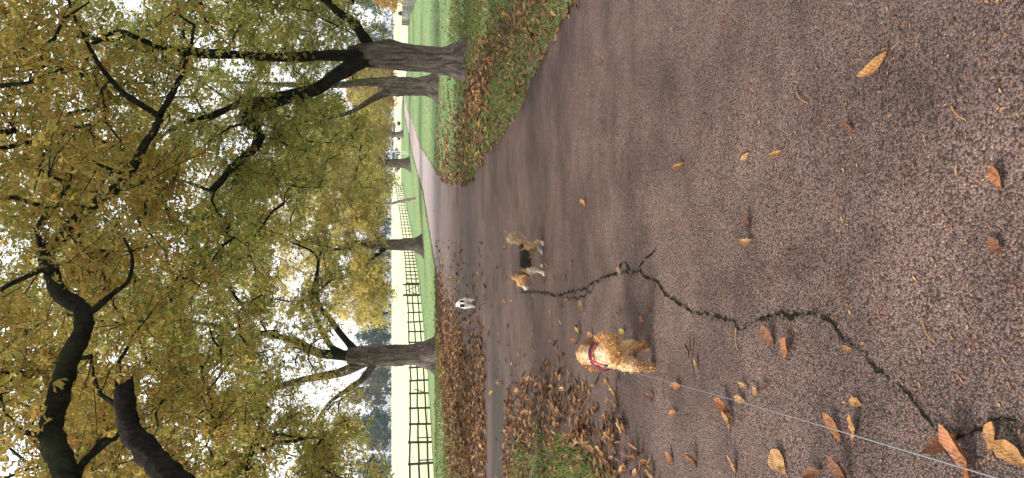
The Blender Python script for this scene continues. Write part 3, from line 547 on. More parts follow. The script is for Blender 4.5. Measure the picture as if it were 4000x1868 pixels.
make_tree('golden chestnut tree beside the far bend of the lane', (8.0, 82, tz(8, 82)), [((8, 82, .1), .52), ((8, 82, 1.2), .46), ((8, 82, 3.0), .42), ((8, 82, 6), .25), ((8, 82, 10), .1)],
          [([(8, 82, 2.8), (6, 81.4, 4.4), (4, 81, 5.6)], .2, .04), ([(8, 82, 3), (10, 81.4, 4.6), (12, 81, 5.6)], .2, .04)],
          [((8, 81.5, 5.8), (4.8, 4, 2.6)), ((4.2, 81, 5.4), (3, 3, 2.4)), ((12, 81, 5.0), (3.4, 3, 3)), ((8, 82, 11), (7, 5, 4)), ((5, 80, 3.6), (3.4, 2.6, 1.8)), ((11, 80, 3.4), (3, 2.6, 1.5))], 240, 6, 10, .25, GOLD, 0, 3, 18, floor=lambda x, y: np.where(np.abs(x - 8) < 1.2, 3.0, 2.0), twig_len=1.5)
make_tree('pale leaning birch tree with bare silvery twigs near the lane', (3.7, 71.5, tz(3.7, 71.5)), [((3.7, 71.5, -.15), .17), ((3.55, 71.5, .8), .15), ((3.35, 71.5, 1.7), .135), ((3.2, 71.5, 2.6), .12), ((3.3, 71.4, 4.5), .07)],
          [([(3.25, 71.5, 2.2), (3.9, 71.3, 3.4), (4.6, 71.2, 4.4)], .07, .02, 'pale_bark'), ([(3.25, 71.5, 2.4), (2.6, 71.4, 3.6), (2.0, 71.2, 4.8)], .06, .02, 'pale_bark'), ([(3.3, 71.4, 3.2), (3.5, 71, 5), (3.6, 70.8, 6.6)], .06, .015, 'pale_bark')],
          [((3.4, 71.2, 4.6), (2.4, 2, 1.6)), ((3.6, 71, 6.4), (1.8, 1.8, 1.6))], 80, 6, 2, .16, GOLD, 0, 3, 19, name='birch_tree', bark='pale_bark', limbmat='pale_bark', floor=hi(2.5), twig_len=1.0, tip=.016, flare=1.15)
make_tree('small chestnut trunk standing farthest down the lane', (15.6, 116, tz(15.6, 116)), [((15.6, 116, .2), .45), ((15.6, 116, 1.6), .40), ((15.6, 116, 4), .33), ((15.6, 116, 9), .1)],
          [([(15.6, 116, 3), (13.4, 115.6, 5), (11.5, 115, 6)], .2, .05), ([(15.6, 116, 3), (18, 115.6, 5), (20, 115, 6)], .2, .05)],
          [((15.6, 115.6, 6.4), (5, 4, 2.8)), ((15.6, 116, 11), (6, 5, 4)), ((20, 115, 5.4), (4.4, 3, 3.2)), ((25, 114, 6), (4, 3, 3.6))], 160, 6, 8, .34, GOLD, 0, 3, 20, floor=lambda x, y: np.where(np.abs(x - 15.6) < 1.5, 3.6, 2.3), twig_len=1.9)
for i, (x, y, hh, lab) in enumerate(((30, 88, 8, 'russet orange tree drooping over the far right fence'), (38, 112, 9, 'orange tree farther along behind the right fence'), (24, 122, 9, 'gold orange tree closing the end of the right lawn')  )):
    z = tz(x, y)
    make_tree(lab, (x, y, z), [((x, y, z - .1), .35), ((x, y, z + 1.2), .3), ((x, y, z + 4), .2), ((x, y, z + hh), .06)], [([(x, y, z + 1.5), (x - 1.6, y, z + 3), (x - 3, y, z + 4)], .12, .03)],
              [((x, y, z + hh * .45), (4.2, 3.6, hh * .36)), ((x - 2, y - 1, z + hh * .3), (2.6, 2.4, 1.8)), ((x, y, z + hh * .8), (3, 3, hh * .25))], 110, 6, 7, .30, ORANGE, 0, 3, 30 + i, name='autumn_tree', floor=hi(z + .9), twig_len=1.3, group='orange trees at the field edges')

# far wood on the crest behind the field
FARP = [[(3, (.045, .085, .055)), (2, (.06, .105, .06)), (1, (.08, .11, .05))], [(3, (.035, .075, .062)), (2, (.05, .095, .075))], [(3, (.09, .105, .045)), (2, (.12, .11, .05))], [(3, (.13, .085, .05)), (2, (.10, .08, .045))]]
FTREE = []
def far_tree(x, y, h, w, kind, seed, label):
    global RNG
    RNG = np.random.default_rng(seed); z = tz(x, y); root = empty('woodland_tree', (x, y, z)); tag(root, label, 'tree', 'woodland on the crest behind the field')
    P, Rr = catmull([(0, 0, -.5), (.1, 0, h * .3), (0, .1, h * .6), (0, 0, h * .92)], [.4, .3, .2, .05], 4); V, F = tube(P, Rr, 8); link('trunk', mesh_np('trunk', V, F, M['limb'], True), root)
    blobs = [((0, 0, h * .45), (w, w * .8, h * .36)), ((w * .35, -w * .3, h * .3), (w * .7, w * .6, h * .26)), ((-w * .35, -w * .2, h * .35), (w * .65, w * .6, h * .26)), ((0, 0, h * .72), (w * .62, w * .6, h * .26))]
    T = in_blobs(blobs, 120, .45); n = 10; pos = np.repeat(T, n, 0) + RNG.normal(size=(len(T) * n, 3)) * .55
    pos = pos[pos[:, 2] > .4]; cl = np.repeat(RNG.uniform(.7, 1.3, (len(T), 1)), n, 0)[:len(pos)]
    V, F, C = scatter(pos, .9, RNG.uniform(.6, 1.15, len(pos)), leaf_template(3, 0, seed), np.clip(palette(len(pos), FARP[kind]) * cl, 0, 1), .2)
    link('crown', mesh_np('crown', V, F, M['far_leaf'], False, C), root)
far_tree_specs = [(-96, 268, 15, 5.5, 1), (-86, 274, 13, 5, 0), (-78, 266, 14, 5, 1), (-69, 270, 12, 4.8, 2), (-62, 266, 13, 5, 1), (-54, 272, 16, 5.5, 3), (-47, 266, 11, 4.6, 2), (-40, 270, 15, 5.2, 0), (-33, 266, 13, 5, 1), (-26, 272, 16, 5.4, 0), (-18, 266, 17, 5.6, 1), (-10, 270, 15, 5.2, 0),
                  (-2, 268, 14, 5.2, 2), (7, 272, 15, 5.4, 1), (16, 268, 13, 5, 0), (26, 272, 15, 5.4, 2), (36, 268, 14, 5.2, 3), (47, 272, 15, 5.5, 0), (58, 268, 14, 5.2, 2), (70, 274, 16, 5.6, 1), (84, 270, 15, 5.6, 0), (100, 272, 15, 5.6, 2)]
KN = ['dark green tree in the far wood', 'blue green conifer like tree in the far wood', 'olive tree in the far wood', 'brownish tree in the far wood']
ORD = ['first', 'second', 'third', 'fourth', 'fifth', 'sixth', 'seventh', 'eighth', 'ninth', 'tenth', 'eleventh', 'twelfth', 'thirteenth', 'fourteenth', 'fifteenth', 'sixteenth', 'seventeenth', 'eighteenth', 'nineteenth', 'twentieth', 'twenty-first', 'twenty-second']
for i, (x, y, h, w, k) in enumerate(far_tree_specs): far_tree(x, y, h, w, k, 60 + i, f'{KN[k]} on the crest, {ORD[i]} from the left')
# dark understorey along the wood's foot
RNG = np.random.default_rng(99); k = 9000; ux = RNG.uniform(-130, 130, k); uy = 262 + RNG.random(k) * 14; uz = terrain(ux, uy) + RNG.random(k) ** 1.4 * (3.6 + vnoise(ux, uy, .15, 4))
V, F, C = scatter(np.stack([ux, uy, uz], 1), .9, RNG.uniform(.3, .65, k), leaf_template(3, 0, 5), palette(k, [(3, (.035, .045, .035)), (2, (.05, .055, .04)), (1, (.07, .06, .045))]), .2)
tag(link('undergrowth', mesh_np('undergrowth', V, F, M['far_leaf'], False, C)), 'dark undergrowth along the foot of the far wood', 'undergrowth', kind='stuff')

# ---------------------------------------------------------------- fences
def beam(a, b, w, h):
    """a squared timber from a to b, w across, h tall, with slightly chamfered edges"""
    a = Vector(a); b = Vector(b); t = (b - a).normalized(); side = t.cross(Vector((0, 0, 1)));  side = side.normalized() if side.length > .1 else Vector((1, 0, 0)); u = side.cross(t).normalized(); c = min(w, h) * .18
    prof = [(-w / 2 + c, -h / 2), (w / 2 - c, -h / 2), (w / 2, -h / 2 + c), (w / 2, h / 2 - c), (w / 2 - c, h / 2), (-w / 2 + c, h / 2), (-w / 2, h / 2 - c), (-w / 2, -h / 2 + c)]
    V = [p + side * x + u * y for p in (a, b) for x, y in prof]; F = [(i, (i + 1) % 8, 8 + (i + 1) % 8, 8 + i) for i in range(8)]
    me = bpy.data.meshes.new('beam'); me.from_pydata([tuple(v) for v in V], [], F + [tuple(range(7, -1, -1)), tuple(range(8, 16))]); me.update(); return me
def fence_line(name, pts, n, H, label, mat, rails, post=.10, rail=(.04, .085), lean=.035, skip=()):
    P = np.array(pts); seg = np.concatenate([[0], np.cumsum(np.hypot(*np.diff(P, axis=0).T))]); s = np.linspace(0, seg[-1], n); X = np.interp(s, seg, P[:, 0]); Y = np.interp(s, seg, P[:, 1]); Z = terrain(X, Y)
    root = empty(name, (X[0], Y[0], Z[0])); tag(root, label, 'fence'); o0 = Vector(root.location); r = random.Random(5)
    tops = []
    for x, y, z in zip(X, Y, Z):
        a = Vector((x, y, z - .2)) - o0; b = Vector((x + r.uniform(-lean, lean), y, z + H + r.uniform(-.02, .03))) - o0
        me = beam(a, b, post, post); me.materials.append(mat); link('post', me, root); tops.append((x, y, z))
    for i in range(n - 1):
        if i in skip: continue
        for hgt in rails:
            a = Vector(tops[i]) - o0 + Vector((-.0, -.07, hgt + r.uniform(-.03, .03))); b = Vector(tops[i + 1]) - o0 + Vector((0, -.07, hgt + r.uniform(-.015, .015)))
            me = beam(a, b, *rail); me.materials.append(mat); link('rail', me, root)
    return root
fl1 = fence_line('rail_fence', FL[:3] + [(-4.35, 59.6)], 17, 1.12, 'dark three rail timber fence along the pale field, from picture edge to gate', M['fence'], (1.04, .66, .27))
fl2 = fence_line('rail_fence', [(-3.6, 63.0), (-1.26, 82), (3.2, 103), (8.8, 127)], 34, 1.12, 'dark timber rail fence running on past the gate behind the yellow tree', M['fence'], (1.04, .66, .27))
fr = fence_line('rail_fence', [(19.2, 61), (24, 80), (29, 100), (35, 127)], 30, 1.2, 'grey weathered rail fence at the far edge of the right lawn', M['greyfence'], (1.1, .8, .5, .2), .10)
# slim droppers and a leaning prop on the near bays
for i, (t, h) in enumerate(((.35, .62), (1.55, .62), (4.45, .62), (7.6, .8))):
    a = np.array(FL[1]); b = np.array(FL[2]); p = a + (b - a) * (t / 6.2); me = beam((p[0] + 10.9, p[1] - 27.0, -.1), (p[0] + 10.9 + (.25 if i == 2 else 0), p[1] - 27.0, h), .05, .05); me.materials.append(M['fence']); link('dropper', me, fl1)
g = empty('field_gate', (-4.1, 61.3, tz(-4.1, 61.3))); tag(g, 'narrow timber gate with crossed braces and tall posts in the dark fence', 'gate')
for a, b, w, h, nm in (((-.22, -1.6, -.2), (-.22, -1.6, 1.36), .16, .16, 'gate_post'), ((.4, 1.7, -.2), (.4, 1.7, 1.36), .14, .14, 'gate_post'), ((-.2, -1.5, 1.12), (.36, 1.6, 1.12), .05, .09, 'bar'), ((-.2, -1.5, .86), (.36, 1.6, .86), .04, .07, 'bar'), ((-.2, -1.5, .6), (.36, 1.6, .6), .04, .07, 'bar'),
                       ((-.2, -1.5, .36), (.36, 1.6, .36), .04, .07, 'bar'), ((-.2, -1.5, .14), (.36, 1.6, .14), .04, .07, 'bar'), ((-.25, -1.48, .14), (.05, .1, 1.1), .04, .07, 'brace'), ((.31, 1.55, .14), (.02, .1, 1.1), .04, .07, 'brace')):
    me = beam(a, b, w, h); me.materials.append(M['fence']); link(nm, me, g)
# two slim white stakes beside the far trunk
for i, (x, y, h, lab) in enumerate(((10.9, 97, 1.9, 'slim white stake by the far trunk, the taller one'), (9.9, 90, 1.5, 'slim white stake beside the far bend of the lane, the thinner one'))):
    me = beam((0, 0, -.2), (.03, 0, h), .09, .09); me.materials.append(M['white']); o = link('marker_stake', me); o.location = (x, y, tz(x, y)); tag(o, lab, 'stake', 'white stakes on the far lawn')

# ---------------------------------------------------------------- far parked vehicles
def car(x, y, rz, mat, label):
    root = empty('parked_car', (x, y, tz(x, y)), rz); tag(root, label, 'car')
    sec = [(-2.1, .45, .75), (-2.0, .38, .95), (-1.2, .35, 1.0), (1.0, .35, .98), (1.9, .38, .85), (2.1, .45, .7)]
    V = []; F = []
    for xx, z0, z1 in sec:
        for yy, zz in ((-.78, z0), (-.85, (z0 + z1) / 2), (-.74, z1), (.74, z1), (.85, (z0 + z1) / 2), (.78, z0)): V.append((xx, yy, zz))
    for i in range(len(sec) - 1):
        for j in range(6): F.append((6 * i + j, 6 * i + (j + 1) % 6, 6 * i + 6 + (j + 1) % 6, 6 * i + 6 + j))
    F += [tuple(range(5, -1, -1)), tuple(range(30, 36))]
    def mk(nm, V, F, m, par):
        me = bpy.data.meshes.new(nm); me.from_pydata(V, [], F); me.materials.append(m); me.update(); return link(nm, me, par)
    mk('body', V, F, mat, root)
    q = [(-1.75, -.7, .98), (1.0, -.7, .98), (.45, -.58, 1.42), (-1.35, -.58, 1.42)]; V = q + [(a, -b, c) for a, b, c in q]
    mk('cabin', V, [(0, 1, 2, 3), (7, 6, 5, 4), (3, 2, 6, 7), (1, 5, 6, 2), (0, 3, 7, 4)], mat, root)
    for s in (-1, 1): mk('window', [(-1.5, s * .705, 1.03), (.8, s * .705, 1.03), (.4, s * .615, 1.36), (-1.25, s * .615, 1.36)], [(0, 1, 2, 3)], M['glass'], root)
    mk('windscreen', [(.99, -.6, 1.02), (.99, .6, 1.02), (.52, .52, 1.38), (.52, -.52, 1.38)], [(0, 1, 2, 3)], M['glass'], root); mk('rear_window', [(-1.74, -.6, 1.04), (-1.74, .6, 1.04), (-1.42, .52, 1.36), (-1.42, -.52, 1.36)], [(0, 1, 2, 3)], M['glass'], root)
    for xx in (-1.3, 1.3):
        for yy in (-.76, .76):
            V_, F_ = tube([(xx, yy - .1, .33), (xx, yy + .1, .33)], [.33, .33], 14); link('wheel', mesh_np('wheel', V_, F_, M['tyre'], True), root)
    for yy in (-.6, .6):
        me = beam((-2.12, yy - .12, .78), (-2.12, yy + .12, .78), .05, .14); me.materials.append(M['redlamp']); link('tail_lamp', me, root)
car(24.5, 124, R(60), M['white'], 'white car parked at the far end of the lane')
car(14.0, 138, R(165), M['greycar'], 'dark grey car parked beyond the far stake')
car(19.5, 140, R(175), M['white'], 'white car partly hidden by yellow leaves beyond the lawn')

# ---------------------------------------------------------------- fallen leaves
def curled_leaf(seed, broad=.42, curl=.35, stalk=True, n=7):
    """one fallen leaflet, 1 unit long: obovate blade, folded on its midrib and curled, toothed edge, thin stalk"""
    r = random.Random(seed); V = []; F = []; bend = r.uniform(-.25, .3); k1 = r.uniform(.3, 1.0) * curl; tw = r.uniform(-.5, .5)
    for i in range(n + 1):
        t = i / n; w = broad * .5 * (math.sin(math.pi * min(1, t ** 1.35)) ** .8) * (1 + (.10 if i % 2 else -.06) + r.uniform(-.16, .12)) * (1 if 0 < i < n else .04)
        x = t - .45; yc = bend * (t - .5) ** 2; z = .05 + .28 * k1 * (t - .35) ** 2 * 2 + r.uniform(-.012, .012)
        for s in (-1, 0, 1): V.append((x, yc + s * w, max(.006, z + abs(s) * w * (.55 * k1 + .2 * tw * s) + (r.uniform(-.02, .03) if s else 0))))
    for i in range(n):
        for j in (0, 1): a = 3 * i + j; F.append((a, a + 1, a + 4, a + 3))
    if stalk:
        b = len(V); V += [(-.45, -.012, .05), (-.45, .012, .05), (-.72, .03 + bend * .2, .02), (-.72, .045 + bend * .2, .02)]; F.append((b, b + 1, b + 3, b + 2))
    return np.array(V), np.array(F)
LCOL = [(2.6, (.28, .135, .052)), (3, (.20, .090, .038)), (1.6, (.34, .20, .08)), (2.4, (.13, .060, .032)), (.6, (.42, .28, .11)), (2, (.075, .038, .026))]
LNAME = ['orange brown', 'russet', 'tan', 'dark brown', 'golden', 'blackish brown']
LTEMP = [curled_leaf(s, random.Random(s).uniform(.30, .5), 1.6) for s in range(10)]
LFLAT = [curled_leaf(s + 50, .44, 1.2, False, 3) for s in range(4)]
def surf_z(x, y):
    s = float(edge_sd(np.array([x]), np.array([y]))[0]); return max(float(ground_z(np.array([x]), np.array([y]), np.array([s]))[0]), road_z(x, y))
def put_leaf(x, y, size, col, temp, label, group=None, rz=None, tilt=.12, cat='leaf', name='fallen_leaf', up=0):
    V, F = temp; me = mesh_np('fallen_leaf', V, F, M['single'], True, np.tile(np.array(col), (len(V), 1)))
    o = link(name, me); o.scale = (size,) * 3; o.location = (x, y, surf_z(x, y) + .002 + up); o.rotation_euler = (random.gauss(0, tilt), random.gauss(0, tilt), random.random() * 6.28 if rz is None else rz)
    return tag(o, label, cat, group)
random.seed(21)
GO, BR, DK, OR, PA, YG = (.40, .225, .075), (.20, .088, .040), (.10, .042, .028), (.33, .145, .052), (.45, .28, .115), (.40, .37, .06)
big = [(.55, 2.21, .20, GO, .30, 1.95, 'long golden leaf with a stalk, alone on the bare near tarmac'), (.15, 1.74, .105, OR, .62, .3, 'broad rust brown leaf at the nearest edge of the tarmac'), (-.02, 1.74, .085, BR, .62, 1.0, 'small brown leaf beside the broad rust one at the nearest edge'),
       (.39, 3.92, .12, GO, .36, 1.9, 'pale gold leaf on open tarmac, farther of the lone trio'), (.36, 3.15, .10, PA, .42, 2.0, 'pale oval leaf on open tarmac, middle of the lone trio'), (.34, 2.86, .11, GO, .28, 1.8, 'slim golden leaf on open tarmac beside the pale oval one'),
       (.37, 2.38, .09, BR, .4, .9, 'crumpled brown and yellow leaf near the rusty stains'), (.07, 3.13, .12, DK, .55, .2, 'dark wet brown leaf on the middle of the tarmac'), (-.01, 3.12, .11, PA, .34, 1.75, 'pale leaf touching the dark wet one on the middle of the tarmac'),
       (-.5, 4.56, .12, OR, .42, 1.3, 'orange leaf just right of the curly dog'), (-.40, 2.93, .15, BR, .6, .5, 'brown curled leaf lying beside the bend of the crack'), (-.43, 2.79, .15, OR, .6, -.4, 'orange brown curled leaf joined to the one beside the crack'),
       (-.37, 2.38, .07, GO, .35, 1.2, 'small yellow leaf lying in the crack'), (-.71, 3.19, .12, PA, .45, 1.5, 'pale tan leaf above the grey cord'), (-.65, 3.05, .09, PA, .5, .8, 'small pale leaf with a curled rim touching the cord'), (-.78, 3.33, .17, OR, .5, 1.2, 'large orange leaf in the clump left of the cord'), (-.83, 3.30, .14, GO, .45, .4, 'golden leaf in the clump left of the cord'),
       (-.64, 3.16, .12, PA, .28, 1.4, 'narrow pale leaf between crack and cord'), (-.66, 2.46, .18, OR, .36, .7, 'long orange leaf under the cord'), (-.63, 2.35, .15, GO, .4, -.3, 'golden leaf crossing the cord'), (-.54, 2.34, .085, GO, .6, 1.5, 'small yellow leaf right of the cord and left of the crack'),
       (-.89, 2.85, .17, PA, .72, .9, 'pale ragged broad leaf at the left edge of the near tarmac'), (-1.02, 3.26, .16, GO, .34, .1, 'long yellow leaf at the left edge of the near tarmac'), (-.58, 1.84, .22, OR, .4, .3, 'big bright orange leaf at the nearest corner by the crack'), (-.51, 1.76, .13, GO, .45, -.2, 'golden leaf over the end of the crack'),
       (-.53, 1.68, .15, GO, .5, 1.1, 'yellow leaf cut by the nearest corner of the picture'), (-.56, 1.90, .17, BR, .4, 2.4, 'brown leaf under the big bright orange one'), (-.79, 2.40, .17, BR, .5, .6, 'reddish brown leaf at the left edge beside the cord'), (-.84, 2.58, .14, BR, .42, 2.0, 'dull brown leaf at the left edge, farther from the cord'),
       (-1.22, 4.07, .14, OR, .5, .6, 'orange leaf off the corner of the grass island'), (-.95, 4.01, .13, GO, .45, 1.9, 'golden leaf behind the curly dog'), (-1.12, 3.72, .13, OR, .45, .2, 'orange leaf behind the golden one near the island'), (-.79, 3.96, .15, OR, .4, 1.7, 'orange leaf touching the cord close behind the curly dog'),
       (-.76, 6.20, .14, YG, .5, .8, 'bright yellow green leaf ahead of the curly dog'), (-.87, 6.30, .16, OR, .4, 1.4, 'orange leaf next to the bright yellow green one'), (-.74, 5.80, .13, GO, .45, 1.5, 'golden leaf right of the curly dog\'s head'), (-.62, 4.95, .12, YG, .5, 1.5, 'yellowish leaf right of the curly dog\'s tail'),
       (-.94, 4.38, .12, BR, .4, 1.2, 'brown leaf left of the curly dog\'s hind feet'), (-.60, 2.97, .13, DK, .3, 2.0, 'dark slim leaf between crack and cord'), (-.58, 3.81, .12, BR, .3, .2, 'brown slim leaf behind the curly dog\'s right foot'), (-1.04, 5.37, .14, GO, .4, 1.3, 'golden leaf left of the curly dog\'s head'),
       (-1.06, 5.15, .15, GO, .4, .4, 'golden leaf left of the curly dog\'s shoulder'), (.29, 6.02, .13, GO, .5, .8, 'curled yellow leaf alone on the tarmac beyond the crack'), (-.13, 10.55, .17, OR, .4, 1.5, 'orange leaf behind the tail of the black backed dog'), (.0, 7.9, .14, OR, .4, 1.5, 'orange leaf beside the hind feet of the black backed dog'),
       (1.30, 5.54, .12, BR, .3, 1.4, 'dull brown leaf on tarmac nearest the right verge')]
for i, (x, y, s, c, br, rz, lab) in enumerate(big):
    put_leaf(x, y, s * (.80 if s > .19 else .70), tuple(q * w_ for q, w_ in zip(c, (.86, .76, .74))), curled_leaf(200 + i, br, 2.1 if br < .55 else 1.4), lab, 'single leaves on the tarmac', rz, .10)
def stick(x, y, L, rz, col, label):
    P, Rr = catmull([(-L / 2, 0, .004), (-L * .1, L * .05, .008), (L * .3, L * .03, .006), (L / 2, -L * .04, .004)], [.0018, .0022, .0024, .0034], 3); V, F = tube(P, Rr, 6)
    o = link('leaf_stalk', mesh_np('leaf_stalk', V, F, M['litter'], True, np.tile(np.array(col), (len(V), 1)))); o.location = (x, y, surf_z(x, y)); o.rotation_euler = (0, 0, rz); tag(o, label, 'leaf stalk', 'bare leaf stalks on the tarmac')
for a in ((.53, 2.69, .10, 1.0, GO, 'yellow leaf stalk on the bare tarmac near the long golden leaf'), (.34, 1.88, .07, .9, GO, 'short yellow stalk nearest the picture edge'), (-.27, 2.0, .07, .8, GO, 'yellow stalk right of the crack near the corner'), (1.12, 5.83, .14, 1.2, DK, 'dark twig like stalk near the right verge'), (1.30, 6.5, .13, 1.5, GO, 'pale stalk beside the right verge edge'),
          (-.04, 2.75, .10, 1.7, DK, 'thin dark stalk on the middle of the tarmac'), (-.45, 3.25, .10, .2, GO, 'thin tan stalk left of the crack'), (-.85, 4.2, .13, .1, BR, 'brown stalk left of the curly dog'), (-.62, 3.75, .22, .1, DK, 'long dark stalk behind the curly dog'), (.95, 4.6, .12, 1.4, BR, 'reddish stalk on the right half of the tarmac')):
    stick(*a)
def litter_density(x, y, s):
    d = np.zeros(x.shape)
    rgt = x > lanex(y) - .6
    # right verge: thick on the bank and the trodden strip
    v = rgt & (s > -.05) & (y < 30)
    d = np.where(v, 240 * np.exp(-np.clip(s, 0, 9) / 1.2) * sm(40, 6, y) * (.5 + .5 * (vnoise(x, y, 1.4, 21) > -.1)) + 90 * np.exp(-((x - 2.8) / .6) ** 2) * sm(22, 12, y) + .9, d)
    # left side: drift against the verge, spilling on to the tarmac
    near = (x < 0) & (y > 10.3) & (y < 31)
    edge = np.interp(y, [10.3, 13, 16, 20, 24, 27, 31], [-2.3, -2.9, -3.0, -2.9, -2.7, -2.1, -1.2])
    lft = np.interp(y, [10.3, 14, 18, 22, 25, 28, 31], [-9, -8.5, -7.6, -6.4, -5.0, -3.6, -2.4]); dr = np.exp(-np.clip(x - edge, 0, 9) / .75) * np.exp(-np.clip(lft - x, 0, 9) / .5)
    d = np.where(near, (.45 + .75 * (vnoise(x, y, 1.1, 31) > -.2)) * 165 * dr * sm(31, 26, y) + 6.0 * np.exp(-np.clip(x - edge, 0, 9) / 1.3) + .6 * (s > .1), d)
    path = (x < -2.3) & (y > 10.7) & (y < 12.1); d = np.where(path, d * .12, d)
    isl = (x < -1.2) & (y > 3.4) & (y <= 10.9) & (s > -.5)
    d = np.where(isl, (.35 + .65 * (vnoise(x, y, 2.1, 27) > -.15)) * 200 * np.exp(-(np.abs(s + .02) / .34) ** 1.4) + 95 + 110 * (vnoise(x, y, 1.5, 23) > .1), d)
    tar = (s < -.05) & (y < 13)
    d = np.where(tar & ~isl, np.where(x < -.2, (.4 + .9 * (vnoise(x, y, 1.8, 29) > 0)) * 34 * np.exp(-np.clip(-s, 0, 9) / .42) + 7.0 * np.exp(-np.clip(-.25 - x, -9, 0) ** 2 / .2) * sm(4.5, 6.5, y) * sm(14, 8, y), .14), d)
    far = (y >= 13) & (s < -.05); d = np.where(far & ~near, .22, d)
    return d
RNG = np.random.default_rng(33); n = 700000
yy = 2.2 + 36 * RNG.random(n) ** 1.25; xx = (RNG.random(n) - .5) * 2 * (.42 * yy + .6); sdl = edge_sd(xx, yy)
pdf = 1 / (36 * 1.25 * ((yy - 2.2) / 36) ** .2 + 1e-6) / (2 * (.42 * yy + .6)); dens = litter_density(xx, yy, sdl); ok = RNG.random(n) < dens / (n * pdf); xx, yy, sdl = xx[ok], yy[ok], sdl[ok]
lz = np.maximum(ground_z(xx, yy, sdl), terrain(xx, yy) + .012 * vnoise(xx, yy, .55, 11) * sm(16, 8, yy)) + .004 + np.where(sdl > .05, .02 * RNG.random(len(xx)), .004)
size = RNG.uniform(.05, .115, len(xx)) * np.where(yy > 12, 1.45, 1.0)
order = np.argsort(yy / size); vis = [i for i in order if abs(xx[i]) < .305 * yy[i] and yy[i] > 2.6][:240]; chosen = set(vis)
random.seed(5); NP = np.random.default_rng(3); lm = {}
for i in vis:
    k = NP.integers(0, 10); c = int(NP.choice(6, p=np.array([p[0] for p in LCOL]) / sum(p[0] for p in LCOL)))
    if (k, c) not in lm: V, F = LTEMP[k]; lm[(k, c)] = mesh_np('fallen_leaf', V, F, M['single'], True, np.tile(np.array(LCOL[c][1]), (len(V), 1)))
    o = link('fallen_leaf', lm[(k, c)]); o.location = (xx[i], yy[i], lz[i]); o.scale = (size[i],) * 3; o.rotation_euler = (random.gauss(0, .25), random.gauss(0, .25), random.random() * 6.28)
    if xx[i] > .3 and sdl[i] > -.05: tag(o, f'{LNAME[c]} fallen leaf lying in the grass of the right bank', 'leaf', 'leaves on the right bank')
    elif xx[i] < -1 and sdl[i] > -.05: tag(o, f'{LNAME[c]} fallen leaf lying on the grass island by the side path', 'leaf', 'leaves on the grass island')
    elif yy[i] < 7: tag(o, f'{LNAME[c]} fallen leaf spilled on to tarmac beside the grass island', 'leaf', 'leaves spilled on the near tarmac')
    else: tag(o, f'small {LNAME[c]} leaf among the scatter on the tarmac around the dogs', 'leaf', 'leaves scattered on the farther tarmac')
rest = np.array([i for i in range(len(xx)) if i not in chosen]); print('litter leaves', len(xx))
Vs, Fs, Cs, k0 = [], [], [], 0; part = RNG.integers(0, 4, len(rest))
for q in range(4):
    idx = rest[part == q]; V, F, C = scatter(np.stack([xx[idx], yy[idx], lz[idx]], 1), .28, size[idx], LFLAT[q], palette(len(idx), LCOL)); Vs.append(V); Fs.append(F + k0); Cs.append(C); k0 += len(V)
tag(link('leaf_litter', mesh_np('leaf_litter', np.vstack(Vs), np.vstack(Fs), M['litter'], False, np.vstack(Cs))), 'drifts of brown fallen leaves along the verges', 'leaf litter', kind='stuff')
RNG = np.random.default_rng(37); k = 2600; y = 1.6 + 9 * RNG.random(k) ** 1.5; x = (RNG.random(k) - .55) * .8 * y; s = edge_sd(x, y); m_ = s < -.05; x, y = x[m_], y[m_]
V, F, C = scatter(np.stack([x, y, np.array([road_z(p, q) for p, q in zip(x, y)]) + .002], 1), .2, RNG.uniform(.006, .022, len(x)), LFLAT[2], palette(len(x), [(3, (.17, .08, .04)), (3, (.26, .13, .06)), (1.5, (.36, .22, .09)), (2, (.05, .035, .025))]))
tag(link('leaf_crumbs', mesh_np('leaf_crumbs', V, F, M['litter'], False, C)), 'crumbs of broken leaf trodden over the near tarmac', 'leaf litter', kind='stuff')
# yellow leaves dotted over the lawns farther off
RNG = np.random.default_rng(35); k = 6000; y = 12 + 75 * RNG.random(k) ** 1.3; x = lanex(y) + RNG.uniform(-16, 22, k) * (.35 + y / 90); s = edge_sd(x, y); m_ = (s > .1) & ((x > np.interp(y, [27, 32.7, 44.6, 62, 82, 103], [-10.9, -9.7, -7.7, -3.8, -1.3, 3.2])) | (y < 27)); x, y, s = x[m_], y[m_], s[m_]
V, F, C = scatter(np.stack([x, y, ground_z(x, y, s) + .03], 1), .3, RNG.uniform(.07, .14, len(x)), LFLAT[0], palette(len(x), [(3, (.48, .36, .10)), (2, (.42, .24, .08))]))
tag(link('lawn_leaf_scatter', mesh_np('lawn_leaf_scatter', V, F, M['litter'], False, C)), 'yellow leaves dotted over the lawns', 'leaf litter', kind='stuff')

